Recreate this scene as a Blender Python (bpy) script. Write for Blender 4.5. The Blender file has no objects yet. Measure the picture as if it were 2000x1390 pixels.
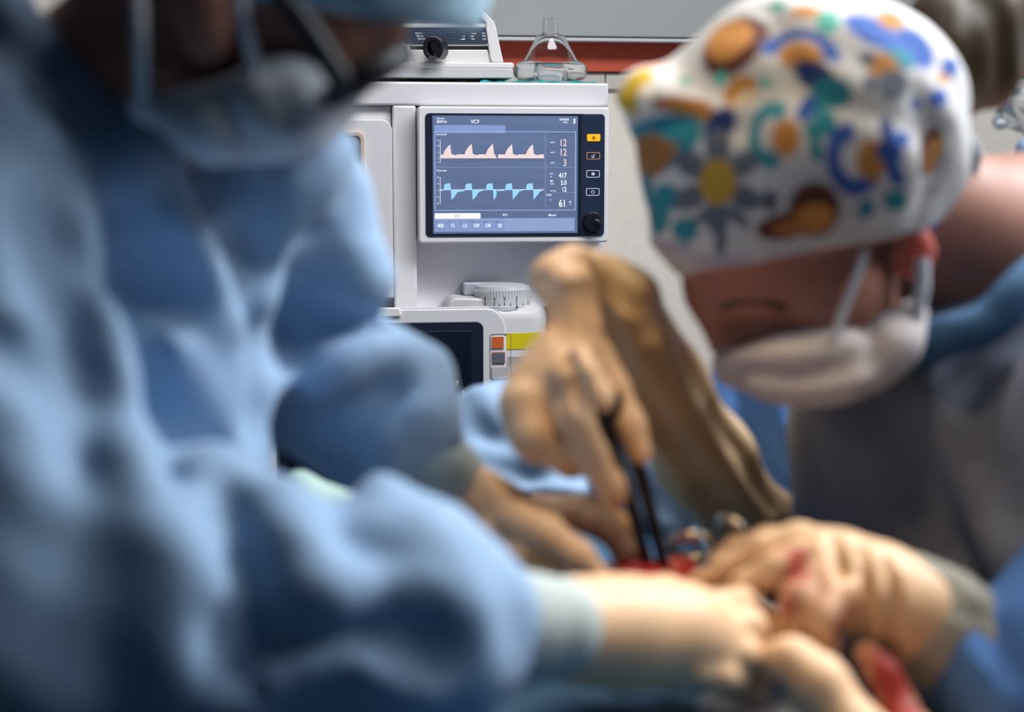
import bpy, math, random
import numpy as np
from mathutils import Vector, Matrix
random.seed(4); RNG = np.random.default_rng(4)
sc = bpy.context.scene
COL = sc.collection
# ------------------------------------------------------------------ camera
F = 3000.0; CZ = 1.40; PITCH = math.atan(365 / F)
CP, SP = math.cos(PITCH), math.sin(PITCH)
FWD = np.array([0, CP, -SP]); UP = np.array([0, SP, CP]); RT = np.array([1.0, 0, 0]); CAM = np.array([0, 0, CZ])
def ray(px, py): return FWD + RT * ((px - 1000) / F) - UP * ((py - 695) / F)
def P(px, py, Y):
    d = ray(px, py); return CAM + d * (Y / d[1])
def S(py, Y): return Y / ray(1000, py)[1] / F            # metres per pixel at that distance
def proj(v):
    q = np.asarray(v) - CAM; z = q @ FWD
    return np.stack([1000 + F * (q @ RT) / z, 695 - F * (q @ UP) / z], -1)
cam = bpy.data.cameras.new('camera'); camo = bpy.data.objects.new('camera', cam); COL.objects.link(camo)
camo.location = CAM; camo.rotation_euler = (math.pi / 2 - PITCH, 0, 0)
cam.sensor_width = 36; cam.lens = 54; cam.clip_start = 0.02
cam.dof.use_dof = True; cam.dof.focus_distance = 2.57; cam.dof.aperture_fstop = 3.2
sc.camera = camo
# ------------------------------------------------------------------ materials
def mat(name, col, rough=0.5, metal=0.0, var=0.08, scale=30, bump=0.0, bscale=200, emit=0.0, trans=0.0, sss=0.0, sheen=0.0, ior=1.45, coat=0.0, attr=None, attrcol=None, attr2=None):
    m = bpy.data.materials.new(name); m.use_nodes = True; nt = m.node_tree; b = nt.nodes['Principled BSDF']
    def N(t, **k):
        n = nt.nodes.new(t)
        for a, v in k.items(): setattr(n, a, v)
        return n
    L = nt.links.new
    tc = N('ShaderNodeTexCoord'); no = N('ShaderNodeTexNoise'); no.inputs['Scale'].default_value = scale; no.inputs['Detail'].default_value = 4
    L(tc.outputs['Object'], no.inputs['Vector'])
    mx = N('ShaderNodeMix', data_type='RGBA')
    mx.inputs['A'].default_value = (*[c * (1 - var) for c in col], 1); mx.inputs['B'].default_value = (*[min(1, c * (1 + var)) for c in col], 1)
    L(no.outputs['Fac'], mx.inputs['Factor']); out = mx.outputs['Result']
    if attr == 'full':
        at = N('ShaderNodeAttribute', attribute_name='tint'); out = at.outputs['Color']
    elif attr:
        at = N('ShaderNodeAttribute', attribute_name='stain'); m2 = N('ShaderNodeMix', data_type='RGBA')
        L(at.outputs['Fac'], m2.inputs['Factor']); L(out, m2.inputs['A']); m2.inputs['B'].default_value = (*attrcol, 1); out = m2.outputs['Result']
    L(out, b.inputs['Base Color'])
    b.inputs['Roughness'].default_value = rough; b.inputs['Metallic'].default_value = metal; b.inputs['IOR'].default_value = ior
    b.inputs['Transmission Weight'].default_value = trans; b.inputs['Coat Weight'].default_value = coat
    if sss: b.inputs['Subsurface Weight'].default_value = sss; b.inputs['Subsurface Radius'].default_value = (0.012, 0.005, 0.003); b.inputs['Subsurface Scale'].default_value = 0.6
    if sheen: b.inputs['Sheen Weight'].default_value = sheen; b.inputs['Sheen Roughness'].default_value = 0.5
    if emit: L(out, b.inputs['Emission Color']); b.inputs['Emission Strength'].default_value = emit
    if bump:
        n2 = N('ShaderNodeTexNoise'); n2.inputs['Scale'].default_value = bscale; n2.inputs['Detail'].default_value = 3; L(tc.outputs['Object'], n2.inputs['Vector'])
        bp = N('ShaderNodeBump'); bp.inputs['Strength'].default_value = bump; bp.inputs['Distance'].default_value = 0.002
        L(n2.outputs['Fac'], bp.inputs['Height']); L(bp.outputs['Normal'], b.inputs['Normal'])
    return m
M = {}
def mk(k, *a, **kw): M[k] = mat(k, *a, **kw)
mk('machine_white', (0.68, 0.67, 0.68), 0.38, bump=0.06, bscale=900, var=0.02)
mk('machine_light', (0.74, 0.735, 0.745), 0.35, var=0.02)
mk('machine_grey', (0.36, 0.36, 0.37), 0.45, var=0.03)
mk('recess', (0.80, 0.79, 0.85), 0.5, var=0.02)
mk('navy_plastic', (0.008, 0.014, 0.032), 0.3, var=0.1)
mk('navy_panel', (0.014, 0.026, 0.058), 0.35, var=0.1)
mk('console_glass', (0.003, 0.008, 0.018), 0.25, var=0.1)
mk('black_plastic', (0.006, 0.007, 0.010), 0.3, var=0.1)
mk('black_rubber', (0.006, 0.006, 0.008), 0.6)
mk('device_white', (0.72, 0.71, 0.69), 0.45, var=0.02)
mk('device_grey', (0.50, 0.51, 0.51), 0.5, var=0.02)
mk('device_dark', (0.10, 0.10, 0.11), 0.5)
mk('label_navy', (0.028, 0.042, 0.072), 0.4, var=0.1)
mk('print_white', (0.75, 0.77, 0.8), 0.5)
mk('ink', (0.01, 0.01, 0.012), 0.5)
mk('yellow', (0.62, 0.50, 0.005), 0.4, var=0.04)
mk('orange_button', (0.62, 0.13, 0.03), 0.4)
mk('grey_button', (0.12, 0.14, 0.17), 0.35)
mk('pale_button', (0.50, 0.47, 0.48), 0.4)
mk('vaporizer_white', (0.56, 0.555, 0.55), 0.42, var=0.02)
mk('dial_white', (0.55, 0.56, 0.57), 0.45, var=0.02)
mk('dial_top', (0.44, 0.45, 0.48), 0.4, var=0.03)
mk('lever_grey', (0.36, 0.38, 0.43), 0.4)
mk('cardboard', (0.28, 0.17, 0.07), 0.8)
mk('beige_card', (0.55, 0.45, 0.36), 0.8)
mk('teal_cloth', (0.02, 0.30, 0.30), 0.8, var=0.3, scale=60)
mk('clear_plastic', (0.97, 0.98, 0.98), 0.03, trans=1.0, ior=1.33, var=0.0)
mk('hazy_plastic', (0.93, 0.96, 0.97), 0.12, trans=0.93, ior=1.3, var=0.0)
mk('plaster', (0.88, 0.81, 0.71), 0.85, var=0.05, bump=0.5, bscale=160)
mk('room_paint', (0.09, 0.12, 0.17), 0.85, bump=0.2)
mk('floor_vinyl', (0.12, 0.15, 0.19), 0.4)
mk('cabinet_grey', (0.38, 0.40, 0.39), 0.45, var=0.03, scale=4)
mk('cabinet_edge', (0.62, 0.63, 0.66), 0.4)
mk('red_panel', (0.56, 0.09, 0.045), 0.5, var=0.25, scale=8)
mk('tile', (0.60, 0.57, 0.52), 0.35, var=0.08, scale=10)
mk('dark_gap', (0.05, 0.045, 0.045), 0.8)
mk('smoked_window', (0.20, 0.23, 0.25), 0.2, var=0.3, scale=25)
mk('canister', (0.50, 0.52, 0.52), 0.3, var=0.12, scale=60)
mk('orange_trim', (0.35, 0.10, 0.02), 0.5)
mk('gown_blue', (0.24, 0.37, 0.54), 0.75, var=0.05, sheen=0.15, bump=0.15, bscale=500)
mk('sleeve_blue', (0.07, 0.20, 0.52), 0.75, var=0.08, sheen=0.1, bump=0.15, bscale=500)
mk('gown_grey', (0.19, 0.21, 0.28), 0.85, var=0.08, sheen=0.1, bump=0.15, bscale=500)
mk('collar_blue', (0.04, 0.12, 0.24), 0.8)
mk('drape_blue', (0.02, 0.085, 0.17), 0.8, var=0.15, scale=12, sheen=0.1)
mk('cap_blue', (0.42, 0.64, 0.78), 0.75, var=0.06)
mk('mask_white', (0.55, 0.60, 0.66), 0.8, var=0.04)
mk('mask_blue', (0.54, 0.50, 0.51), 0.8, var=0.06)
mk('strap', (0.52, 0.55, 0.60), 0.8)
mk('skin', (0.42, 0.19, 0.13), 0.55, var=0.08, sss=0.15, attr='stain', attrcol=(0.55, 0.07, 0.05))
mk('latex', (0.78, 0.52, 0.31), 0.5, var=0.05, sss=0.25, attr='stain', attrcol=(0.34, 0.008, 0.010))
mk('tan_latex', (0.74, 0.52, 0.29), 0.5, var=0.08, sss=0.1, attr='stain', attrcol=(0.9, 0.8, 0.6))
mk('knit_cuff', (0.42, 0.48, 0.46), 0.85, var=0.1, scale=60)
mk('cuff_tan', (0.36, 0.35, 0.30), 0.85, var=0.2, scale=50)
mk('hair', (0.07, 0.045, 0.018), 0.55, var=0.5, scale=50)
mk('floral', (0.8, 0.8, 0.8), 0.8, attr='full')
mk('glasses', (0.006, 0.010, 0.018), 0.6)
mk('lens', (0.9, 0.93, 0.95), 0.03, trans=1.0, ior=1.1)
mk('steel', (0.72, 0.64, 0.50), 0.3, metal=1.0)
mk('black_steel', (0.012, 0.011, 0.013), 0.3, metal=0.2)
mk('flesh', (0.45, 0.02, 0.018), 0.4, var=0.5, scale=80)
mk('tray', (0.62, 0.65, 0.68), 0.4)
mk('pale_green', (0.34, 0.47, 0.43), 0.85, var=0.15, scale=15)
mk('table_steel', (0.5, 0.5, 0.52), 0.3, metal=0.8)
mk('iv_blue', (0.45, 0.60, 0.78), 0.5, var=0.15)
# screen colours
for k, c, e in (('screen', (0.105, 0.160, 0.300), 0.28), ('screen_tab', (0.20, 0.27, 0.48), 0.4), ('screen_line', (0.27, 0.36, 0.58), 0.5), ('screen_white', (0.72, 0.78, 0.86), 0.7),
                ('screen_pink', (0.66, 0.53, 0.51), 0.55), ('screen_cyan', (0.25, 0.50, 0.76), 0.6), ('screen_dim', (0.06, 0.10, 0.21), 0.6), ('screen_soft', (0.24, 0.31, 0.50), 0.4), ('screen_ink', (0.12, 0.14, 0.2), 0.3),
                ('amber', (0.9, 0.36, 0.01), 0.6), ('amber_line', (0.62, 0.26, 0.08), 0.5), ('white_line', (0.62, 0.66, 0.74), 0.5)):
    mk(k, c, 0.35, emit=e, var=0.05, scale=20)
# smears on the display glass: the screen's own colour varies in wiped streaks
nt = M['screen'].node_tree
_n = [n for n in nt.nodes if n.type == 'TEX_NOISE'][0]; _n.inputs['Detail'].default_value = 6; _n.inputs['Scale'].default_value = 9
_m = nt.nodes.new('ShaderNodeMapping'); _m.inputs['Scale'].default_value = (1.0, 1, 9.0); _m.inputs['Rotation'].default_value = (0, 0.12, 0)
_l = _n.inputs['Vector'].links[0].from_socket; nt.links.new(_l, _m.inputs['Vector']); nt.links.new(_m.outputs['Vector'], _n.inputs['Vector'])
_x = [n for n in nt.nodes if n.type == 'MIX'][0]; _x.inputs['A'].default_value = (0.085, 0.12, 0.21, 1); _x.inputs['B'].default_value = (0.135, 0.185, 0.315, 1)
# ------------------------------------------------------------------ object helpers
def link(name, me, m=None, parent=None, smooth=True, angle=None):
    o = bpy.data.objects.new(name, me); COL.objects.link(o)
    if m is not None: me.materials.append(M[m])
    if parent is not None: o.parent = parent
    if smooth: me.polygons.foreach_set('use_smooth', [True] * len(me.polygons))
    if angle: me.set_sharp_from_angle(angle=math.radians(angle))
    return o
def tag(o, label=None, cat=None, group=None, kind=None):
    if label: o['label'] = label
    if cat: o['category'] = cat
    if group: o['group'] = group
    if kind: o['kind'] = kind
    return o
def empty(name, loc, rz=0):
    o = bpy.data.objects.new(name, None); COL.objects.link(o); o.location = loc; o.rotation_euler = (0, 0, rz); o.empty_display_size = .05
    return o
class MB:
    def __init__(s): s.v = []; s.f = []
    def add(s, vs, fs):
        k = len(s.v); s.v += [tuple(float(c) for c in v) for v in vs]; s.f += [tuple(i + k for i in f) for f in fs]; return s
    def prism(s, pts, y0, y1):                     # outline in x,z (counter-clockwise from the front), y0 = front
        n = len(pts)
        return s.add([(x, y0, z) for x, z in pts] + [(x, y1, z) for x, z in pts],
                     [tuple(range(n)), tuple(range(2 * n - 1, n - 1, -1))] + [(i, i + n, (i + 1) % n + n, (i + 1) % n) for i in range(n)])
    def box(s, x0, x1, y0, y1, z0, z1): return s.prism([(x0, z0), (x1, z0), (x1, z1), (x0, z1)], y0, y1)
    def rbox(s, x0, x1, y0, y1, z0, z1, r): return s.prism(rr(x0, x1, z0, z1, r), y0, y1)
    def ring(s, outer, inner, y0, y1):
        n = len(outer); vs = [(x, y0, z) for x, z in outer] + [(x, y0, z) for x, z in inner] + [(x, y1, z) for x, z in outer] + [(x, y1, z) for x, z in inner]
        fs = []
        for i in range(n):
            j = (i + 1) % n
            fs += [(i, j, n + j, n + i), (2 * n + j, 2 * n + i, 3 * n + i, 3 * n + j), (i, 2 * n + i, 2 * n + j, j), (n + i, n + j, 3 * n + j, 3 * n + i)]
        return s.add(vs, fs)
    def lathe(s, prof, c, axis='z', n=48, sx=1.0, sy=1.0, ring=False):
        if ring: prof = list(prof) + [prof[0]]
        vs = []; fs = []; k = len(prof)
        for i in range(n):
            a = 2 * math.pi * i / n
            for r, h in prof:
                if axis == 'z': vs.append((c[0] + r * math.cos(a) * sx, c[1] + r * math.sin(a) * sy, c[2] + h))
                else: vs.append((c[0] + r * math.cos(a) * sx, c[1] - h, c[2] + r * math.sin(a) * sy))
        for i in range(n):
            j = (i + 1) % n
            for q in range(k - 1): fs.append((i * k + q, j * k + q, j * k + q + 1, i * k + q + 1) if axis == 'z' else (i * k + q, j * k + q, j * k + q + 1, i * k + q + 1))
        s.add(vs, fs)
        if ring: return s
        if prof[0][0] > 1e-5: s.f.append(tuple(len(s.v) - n * k + i * k for i in range(n))[::-1])
        if prof[-1][0] > 1e-5: s.f.append(tuple(len(s.v) - n * k + i * k + k - 1 for i in range(n)))
        return s
    def tube(s, pts, rad, n=10, closed=False):
        pts = [np.asarray(p, float) for p in pts]; m = len(pts); rad = rad if hasattr(rad, '__len__') else [rad] * m
        vs = []; fs = []; prev = None
        for i, p in enumerate(pts):
            t = (pts[(i + 1) % m] - pts[i - 1]) if closed else (pts[min(i + 1, m - 1)] - pts[max(i - 1, 0)])
            t = t / (np.linalg.norm(t) + 1e-12)
            u = prev if prev is not None else np.cross(t, [0.3, 0.9, 0.2]); u = u - t * (u @ t); u /= np.linalg.norm(u) + 1e-12; prev = u; w = np.cross(t, u)
            for q in range(n):
                a = 2 * math.pi * q / n; vs.append(p + rad[i] * (u * math.cos(a) + w * math.sin(a)))
        for i in range(m if closed else m - 1):
            j = (i + 1) % m
            for q in range(n): r = (q + 1) % n; fs.append((i * n + q, i * n + r, j * n + r, j * n + q))
        if not closed: fs += [tuple(range(n))[::-1], tuple(range((m - 1) * n, m * n))]
        return s.add(vs, fs)
    def build(s, name, m, parent=None, bevel=0.0, angle=38, smooth=True):
        import bmesh
        me = bpy.data.meshes.new(name); me.from_pydata(s.v, [], s.f); me.update()
        bm = bmesh.new(); bm.from_mesh(me); bmesh.ops.remove_doubles(bm, verts=bm.verts, dist=1e-7); bmesh.ops.recalc_face_normals(bm, faces=bm.faces); bm.to_mesh(me); bm.free()
        o = link(name, me, m, parent, smooth, angle)
        if bevel:
            b = o.modifiers.new('bevel', 'BEVEL'); b.width = bevel; b.segments = 3; b.limit_method = 'ANGLE'; b.angle_limit = math.radians(40)
        return o
def rr(x0, x1, z0, z1, r, n=6, radii=None):
    rs = radii or (r, r, r, r); out = []                       # bl, br, tr, tl
    for (cx, cz, a0, q) in ((x0, z0, 180, 0), (x1, z0, 270, 1), (x1, z1, 0, 2), (x0, z1, 90, 3)):
        r = max(rs[q], 1e-5); ox = cx + (r if q in (0, 3) else -r); oz = cz + (r if q in (0, 1) else -r)
        for i in range(n + 1):
            a = math.radians(a0 + 90 * i / n); out.append((ox + r * math.cos(a), oz + r * math.sin(a)))
    return out
def text_into(mb, s, x, z, size, y, align='LEFT', sx=1.0):
    cu = bpy.data.curves.new('t', 'FONT'); cu.body = s; cu.size = size; cu.align_x = align; cu.resolution_u = 3; cu.offset = .012 * size
    o = bpy.data.objects.new('t', cu); COL.objects.link(o); bpy.context.view_layer.update()
    me = o.evaluated_get(bpy.context.evaluated_depsgraph_get()).to_mesh()
    mb.add([(x + v.co.x * sx, y, z + v.co.y) for v in me.vertices], [tuple(p.vertices) for p in me.polygons])
    bpy.data.objects.remove(o); bpy.data.curves.remove(cu)
# ------------------------------------------------------------------ distance fields -> continuous surfaces
class Field:
    def __init__(s, lo, hi, h):
        s.lo = np.array(lo, float); s.h = h; s.n = np.ceil((np.array(hi) - s.lo) / h).astype(int) + 1
        s.d = np.full(tuple(s.n), 1.0, np.float32)
        s.ax = [np.asarray(s.lo[i] + h * np.arange(s.n[i]), np.float32) for i in range(3)]
    def win(s, lo, hi):
        a = np.clip(np.floor((np.array(lo) - s.lo) / s.h).astype(int), 0, s.n); b = np.clip(np.ceil((np.array(hi) - s.lo) / s.h).astype(int) + 1, 0, s.n)
        if (b <= a).any(): return None, None
        sl = tuple(slice(a[i], b[i]) for i in range(3))
        g = np.meshgrid(*[s.ax[i][sl[i]] for i in range(3)], indexing='ij', sparse=True)
        return sl, g
    @staticmethod
    def smin(a, b, k):
        if k <= 0: return np.minimum(a, b)
        h = np.maximum(k - np.abs(a - b), 0) / k
        return np.minimum(a, b) - h * h * k * .25
    @staticmethod
    def seg(g, a, b):
        ba = b - a; L = float(ba @ ba) + 1e-12
        q = [g[i] - a[i] for i in range(3)]
        t = np.clip((q[0] * ba[0] + q[1] * ba[1] + q[2] * ba[2]) / L, 0, 1)
        return np.sqrt((q[0] - t * ba[0]) ** 2 + (q[1] - t * ba[1]) ** 2 + (q[2] - t * ba[2]) ** 2), t
    def cone(s, a, b, ra, rb, k=0.02):
        a = np.asarray(a, float); b = np.asarray(b, float); m = max(ra, rb) + k + 3 * s.h
        sl, g = s.win(np.minimum(a, b) - m, np.maximum(a, b) + m)
        if sl is None: return s
        d, t = s.seg(g, a, b); s.d[sl] = s.smin(s.d[sl], (d - (ra + (rb - ra) * t)).astype(np.float32), k); return s
    def chain(s, pts, k=0.02):                    # pts: (xyz, r)
        if len(pts) == 1: return s.cone(pts[0][0], pts[0][0], pts[0][1], pts[0][1], k)
        for (a, ra), (b, rb) in zip(pts, pts[1:]): s.cone(a, b, ra, rb, k)
        return s
    def ell(s, c, r, rot=None, k=0.02):
        c = np.asarray(c, float); r = np.asarray(r, float); m = max(r) + k + 3 * s.h
        sl, g = s.win(c - m, c + m)
        if sl is None: return s
        R = np.eye(3) if rot is None else np.array(rot)     # rows = local axes
        q = [g[i] - c[i] for i in range(3)]
        l = [q[0] * R[i][0] + q[1] * R[i][1] + q[2] * R[i][2] for i in range(3)]
        k0 = np.sqrt(sum((l[i] / r[i]) ** 2 for i in range(3))); k1 = np.sqrt(sum((l[i] / r[i] ** 2) ** 2 for i in range(3))) + 1e-9
        s.d[sl] = s.smin(s.d[sl], (k0 * (k0 - 1) / k1).astype(np.float32), k); return s
    def ridge(s, pts, w, amp, pw=2.0):                    # fold (amp > 0) or crease (amp < 0) along a polyline
        pts = [np.asarray(p, float) for p in pts]; P0 = np.min(pts, 0) - 3 * w; P1 = np.max(pts, 0) + 3 * w
        sl, g = s.win(P0, P1)
        if sl is None: return s
        best = None
        for i, (a, b) in enumerate(zip(pts, pts[1:])):
            d, t = s.seg(g, a, b); best = d if best is None else np.minimum(best, d)
        s.d[sl] -= (amp * np.exp(-(best / w) ** pw)).astype(np.float32); return s
    def cut(s, p, n):                             # remove the side the normal points to
        p = np.asarray(p, float); n = np.asarray(n, float); n = n / np.linalg.norm(n)
        g = np.meshgrid(*s.ax, indexing='ij', sparse=True)
        s.d = np.maximum(s.d, ((g[0] - p[0]) * n[0] + (g[1] - p[1]) * n[1] + (g[2] - p[2]) * n[2]).astype(np.float32)); return s
    def wave(s, amp, freq, phase=0):
        g = np.meshgrid(*s.ax, indexing='ij', sparse=True)
        f = freq
        s.d += (amp * (np.sin(g[0] * f[0] + g[2] * f[2] * .6 + phase + 1.3 * np.sin(g[1] * f[1] * .7)) * np.sin(g[1] * f[1] + g[2] * f[2] + 1.7 * phase + 1.1 * np.sin(g[0] * f[0] * .5)))).astype(np.float32); return s
    def hit(s, px, py):                           # where the surface is met along a sight line
        d = ray(px, py); d = d / np.linalg.norm(d); t = np.arange(.4, 2.6, s.h * .5); q = CAM + t[:, None] * d
        i = np.round((q - s.lo) / s.h).astype(int); ok = ((i >= 0) & (i < s.n)).all(1); i = i[ok]; q = q[ok]
        if not len(q): return None
        v = s.d[i[:, 0], i[:, 1], i[:, 2]]; j = int(np.argmax(v < 0)) if (v < 0).any() else int(np.argmin(v)); return q[j]
    def folds(s, items, pw=2.0):                          # folds and creases: (pixel polyline, width, amplitude), laid on the bare surface
        todo = []
        for pts, w, a in items:
            q = smooth_line([np.array([x, y, 0.]) for x, y in pts], 5); q = [s.hit(x, y) for x, y, _ in q]; todo.append(([v for v in q if v is not None], w, a))
        for q, w, a in todo:
            if len(q) > 1: s.ridge(q, w, a, pw if a > 0 else 2.0)
        return s
    def sub(s, o):  s.d = np.maximum(s.d, -o.d); return s
    def mesh(s, name, smooth=2):
        d = s.d.copy()
        for ax in range(3):                         # close at the borders
            for e in (0, -1):
                ix = [slice(None)] * 3; ix[ax] = e; d[tuple(ix)] = np.maximum(d[tuple(ix)], 1e-3)
        ins = d < 0
        c = np.zeros(tuple(s.n - 1), np.int8)
        off = [(i, j, k) for i in (0, 1) for j in (0, 1) for k in (0, 1)]
        nx, ny, nz = s.n
        sub = lambda A, o: A[o[0]:nx - 1 + o[0], o[1]:ny - 1 + o[1], o[2]:nz - 1 + o[2]]
        for o in off: c += sub(ins, o)
        act = (c > 0) & (c < 8); idx = np.argwhere(act); vid = np.full(act.shape, -1, np.int64); vid[act] = np.arange(len(idx))
        corner = {o: d[idx[:, 0] + o[0], idx[:, 1] + o[1], idx[:, 2] + o[2]] for o in off}
        acc = np.zeros((len(idx), 3)); cnt = np.zeros(len(idx))
        for o in off:
            for ax in range(3):
                if o[ax] == 0:
                    p = list(o); p[ax] = 1; p = tuple(p); a, b = corner[o], corner[p]; m = (a < 0) != (b < 0)
                    t = np.where(m, a / np.where(m, a - b, 1), 0); pt = np.tile(np.array(o, float), (len(idx), 1)); pt[:, ax] += t
                    acc[m] += pt[m]; cnt[m] += 1
        V = s.lo + s.h * (idx + acc / cnt[:, None])
        faces = []
        for ax in range(3):
            a1, a2 = (ax + 1) % 3, (ax + 2) % 3
            A = np.take(ins, range(0, s.n[ax] - 1), ax); B = np.take(ins, range(1, s.n[ax]), ax); e = np.argwhere(A != B)
            e = e[(e[:, a1] > 0) & (e[:, a2] > 0) & (e[:, a1] < s.n[a1] - 1) & (e[:, a2] < s.n[a2] - 1)]
            q = []
            for (i, j) in ((-1, -1), (0, -1), (0, 0), (-1, 0)):
                w = e.copy(); w[:, a1] += i; w[:, a2] += j; q.append(vid[w[:, 0], w[:, 1], w[:, 2]])
            q = np.stack(q, 1); flip = ~ins[e[:, 0], e[:, 1], e[:, 2]]; q[flip] = q[flip][:, ::-1]; faces.append(q)
        Fc = np.concatenate(faces); Fc = Fc[(Fc >= 0).all(1)]
        E = np.concatenate([Fc[:, [0, 1]], Fc[:, [1, 2]], Fc[:, [2, 3]], Fc[:, [3, 0]]])
        for _ in range(smooth):
            A = np.zeros_like(V); n = np.zeros(len(V)); np.add.at(A, E[:, 0], V[E[:, 1]]); np.add.at(A, E[:, 1], V[E[:, 0]]); np.add.at(n, E[:, 0], 1); np.add.at(n, E[:, 1], 1)
            V = V * .5 + .5 * A / np.maximum(n, 1)[:, None]
        me = bpy.data.meshes.new(name); me.from_pydata(V.tolist(), [], Fc.tolist()); me.update()
        me['n'] = len(V)
        return me
def C(*pts):                                      # (px, py, Y, radius in px) -> (xyz, r)
    return [(P(a, b, Y), r * S(b, Y)) for a, b, Y, r in pts]
def Q(*pts): return [P(a, b, Y) for a, b, Y in pts]
def bounds(chains, extra=()):
    pts = [(p, r) for ch in chains for p, r in ch]; lo = np.min([p - r for p, r in pts], 0) - .05; hi = np.max([p + r for p, r in pts], 0) + .05
    for e in extra: lo = np.minimum(lo, e); hi = np.maximum(hi, e)
    return lo, hi
def verts(me):
    a = np.empty(len(me.vertices) * 3, np.float32); me.vertices.foreach_get('co', a); return a.reshape(-1, 3)
def norms(me):
    a = np.empty(len(me.vertices) * 3, np.float32); me.vertices.foreach_get('normal', a); return a.reshape(-1, 3)
def pdist(V, pts):
    best = None
    for a, b in zip(pts, pts[1:]):
        a = np.asarray(a); b = np.asarray(b); ba = b - a; t = np.clip((V - a) @ ba / (ba @ ba + 1e-12), 0, 1); d = np.linalg.norm(V - a - t[:, None] * ba, axis=1); best = d if best is None else np.minimum(best, d)
    return best
def stain(me, spots):                             # spots: (polyline, width, strength)
    V = verts(me); s = np.zeros(len(V), np.float32)
    for pts, w, a in spots:
        d = pdist(V, pts); d = d * (1 + .35 * np.sin(V[:, 0] * 310 + V[:, 2] * 190) * np.sin(V[:, 1] * 260 + V[:, 2] * 330))
        s = np.maximum(s, a * np.clip(1.6 - 1.6 * d / w, 0, 1))
    at = me.attributes.new('stain', 'FLOAT', 'POINT'); at.data.foreach_set('value', s)
def smooth_line(pts, n=8):                        # Catmull-Rom
    pts = [np.asarray(p) for p in pts]; q = [2 * pts[0] - pts[1]] + pts + [2 * pts[-1] - pts[-2]]; out = []
    for i in range(1, len(q) - 2):
        for k in range(n):
            t = k / n; out.append(.5 * (2 * q[i] + (q[i + 1] - q[i - 1]) * t + (2 * q[i - 1] - 5 * q[i] + 4 * q[i + 1] - q[i + 2]) * t * t + (3 * q[i] - q[i - 1] - 3 * q[i + 1] + q[i + 2]) * t ** 3))
    return out + [pts[-1]]
# ------------------------------------------------------------------ machine frame
A8 = math.radians(8.0); _o = P(1000, 340, 2.6); ORG = np.array([_o[0], _o[1], 0.0])
U = np.array([math.cos(A8), math.sin(A8), 0]); NV = np.array([math.sin(A8), -math.cos(A8), 0])
def mp(px, py, off=0.0):                         # where the sight line meets the machine-parallel plane "off" in front of the machine
    d = ray(px, py); t = ((ORG + NV * off - CAM) @ NV) / (d @ NV); q = CAM + d * t
    return float((q - ORG) @ U), float(q[2])
def mrect(x0, y0, x1, y1, off):
    ym, xm = (y0 + y1) / 2, (x0 + x1) / 2
    return mp(x0, ym, off)[0], mp(x1, ym, off)[0], mp(xm, y1, off)[1], mp(xm, y0, off)[1]      # x0 x1 z0 z1
def px2m(n, off=0.0): return n * (2.6 - off) / F
def poly(pts, off): return [mp(a, b, off) for a, b in pts]
def mloc(x, off, z): return ORG + U * x + NV * off + np.array([0, 0, z])
# ------------------------------------------------------------------ the room
def struct(o, label): return tag(o, label, o.name.split('_')[0], kind='structure')
o = MB().add([(-3, -1.6, 0), (3, -1.6, 0), (3, 4, 0), (-3, 4, 0), (-3, -1.6, -.05), (3, -1.6, -.05), (3, 4, -.05), (-3, 4, -.05)], [(0, 1, 2, 3), (7, 6, 5, 4), (0, 4, 5, 1), (1, 5, 6, 2), (2, 6, 7, 3), (3, 7, 4, 0)]).build('floor', 'floor_vinyl'); struct(o, 'grey vinyl floor of the operating room')
o = MB().box(-3, 3, -1.6, 4, 2.9, 2.95).build('ceiling', 'room_paint'); struct(o, 'painted ceiling above the operating table')
WOFF = -0.46
def place(o): o.matrix_world = Matrix.Translation(ORG) @ Matrix.Rotation(A8, 4, 'Z'); return o
o = MB().box(-3.2, 3.2, -WOFF, -WOFF + .06, 0, 2.9).build('wall_back', 'plaster'); place(o); struct(o, 'beige plastered wall behind the anaesthesia machine')
o = MB().box(-3.05, -3, -1.6, 4, 0, 2.9).build('wall_left', 'room_paint'); struct(o, 'painted wall behind the surgeon in the pale blue cap')
o = MB().box(3, 3.05, -1.6, 4, 0, 2.9).build('wall_right', 'room_paint'); struct(o, 'painted wall behind the surgeon in the flowered cap')
o = MB().box(-3, 3, -1.65, -1.6, 0, 2.9).build('wall_front', 'room_paint'); struct(o, 'painted wall on the near side of the room')
x0, x1, z0, z1 = mrect(700, 146, 2300, 262, WOFF + .012)
z0 = mp(1180, 163, WOFF + .012)[1] - .012
mb = MB(); n = 14
for i in range(n):
    a = x0 + (x1 - x0) * i / n; b = x0 + (x1 - x0) * (i + 1) / n
    mb.box(a + .0012, b - .0012, -WOFF - .010, -WOFF, z0 + .0012, mp(1180, 143, WOFF + .012)[1])
o = mb.build('trim_1', 'tile', None, bevel=.0012); place(o); struct(o, 'narrow course of pale wall tiles under the red band')
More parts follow.
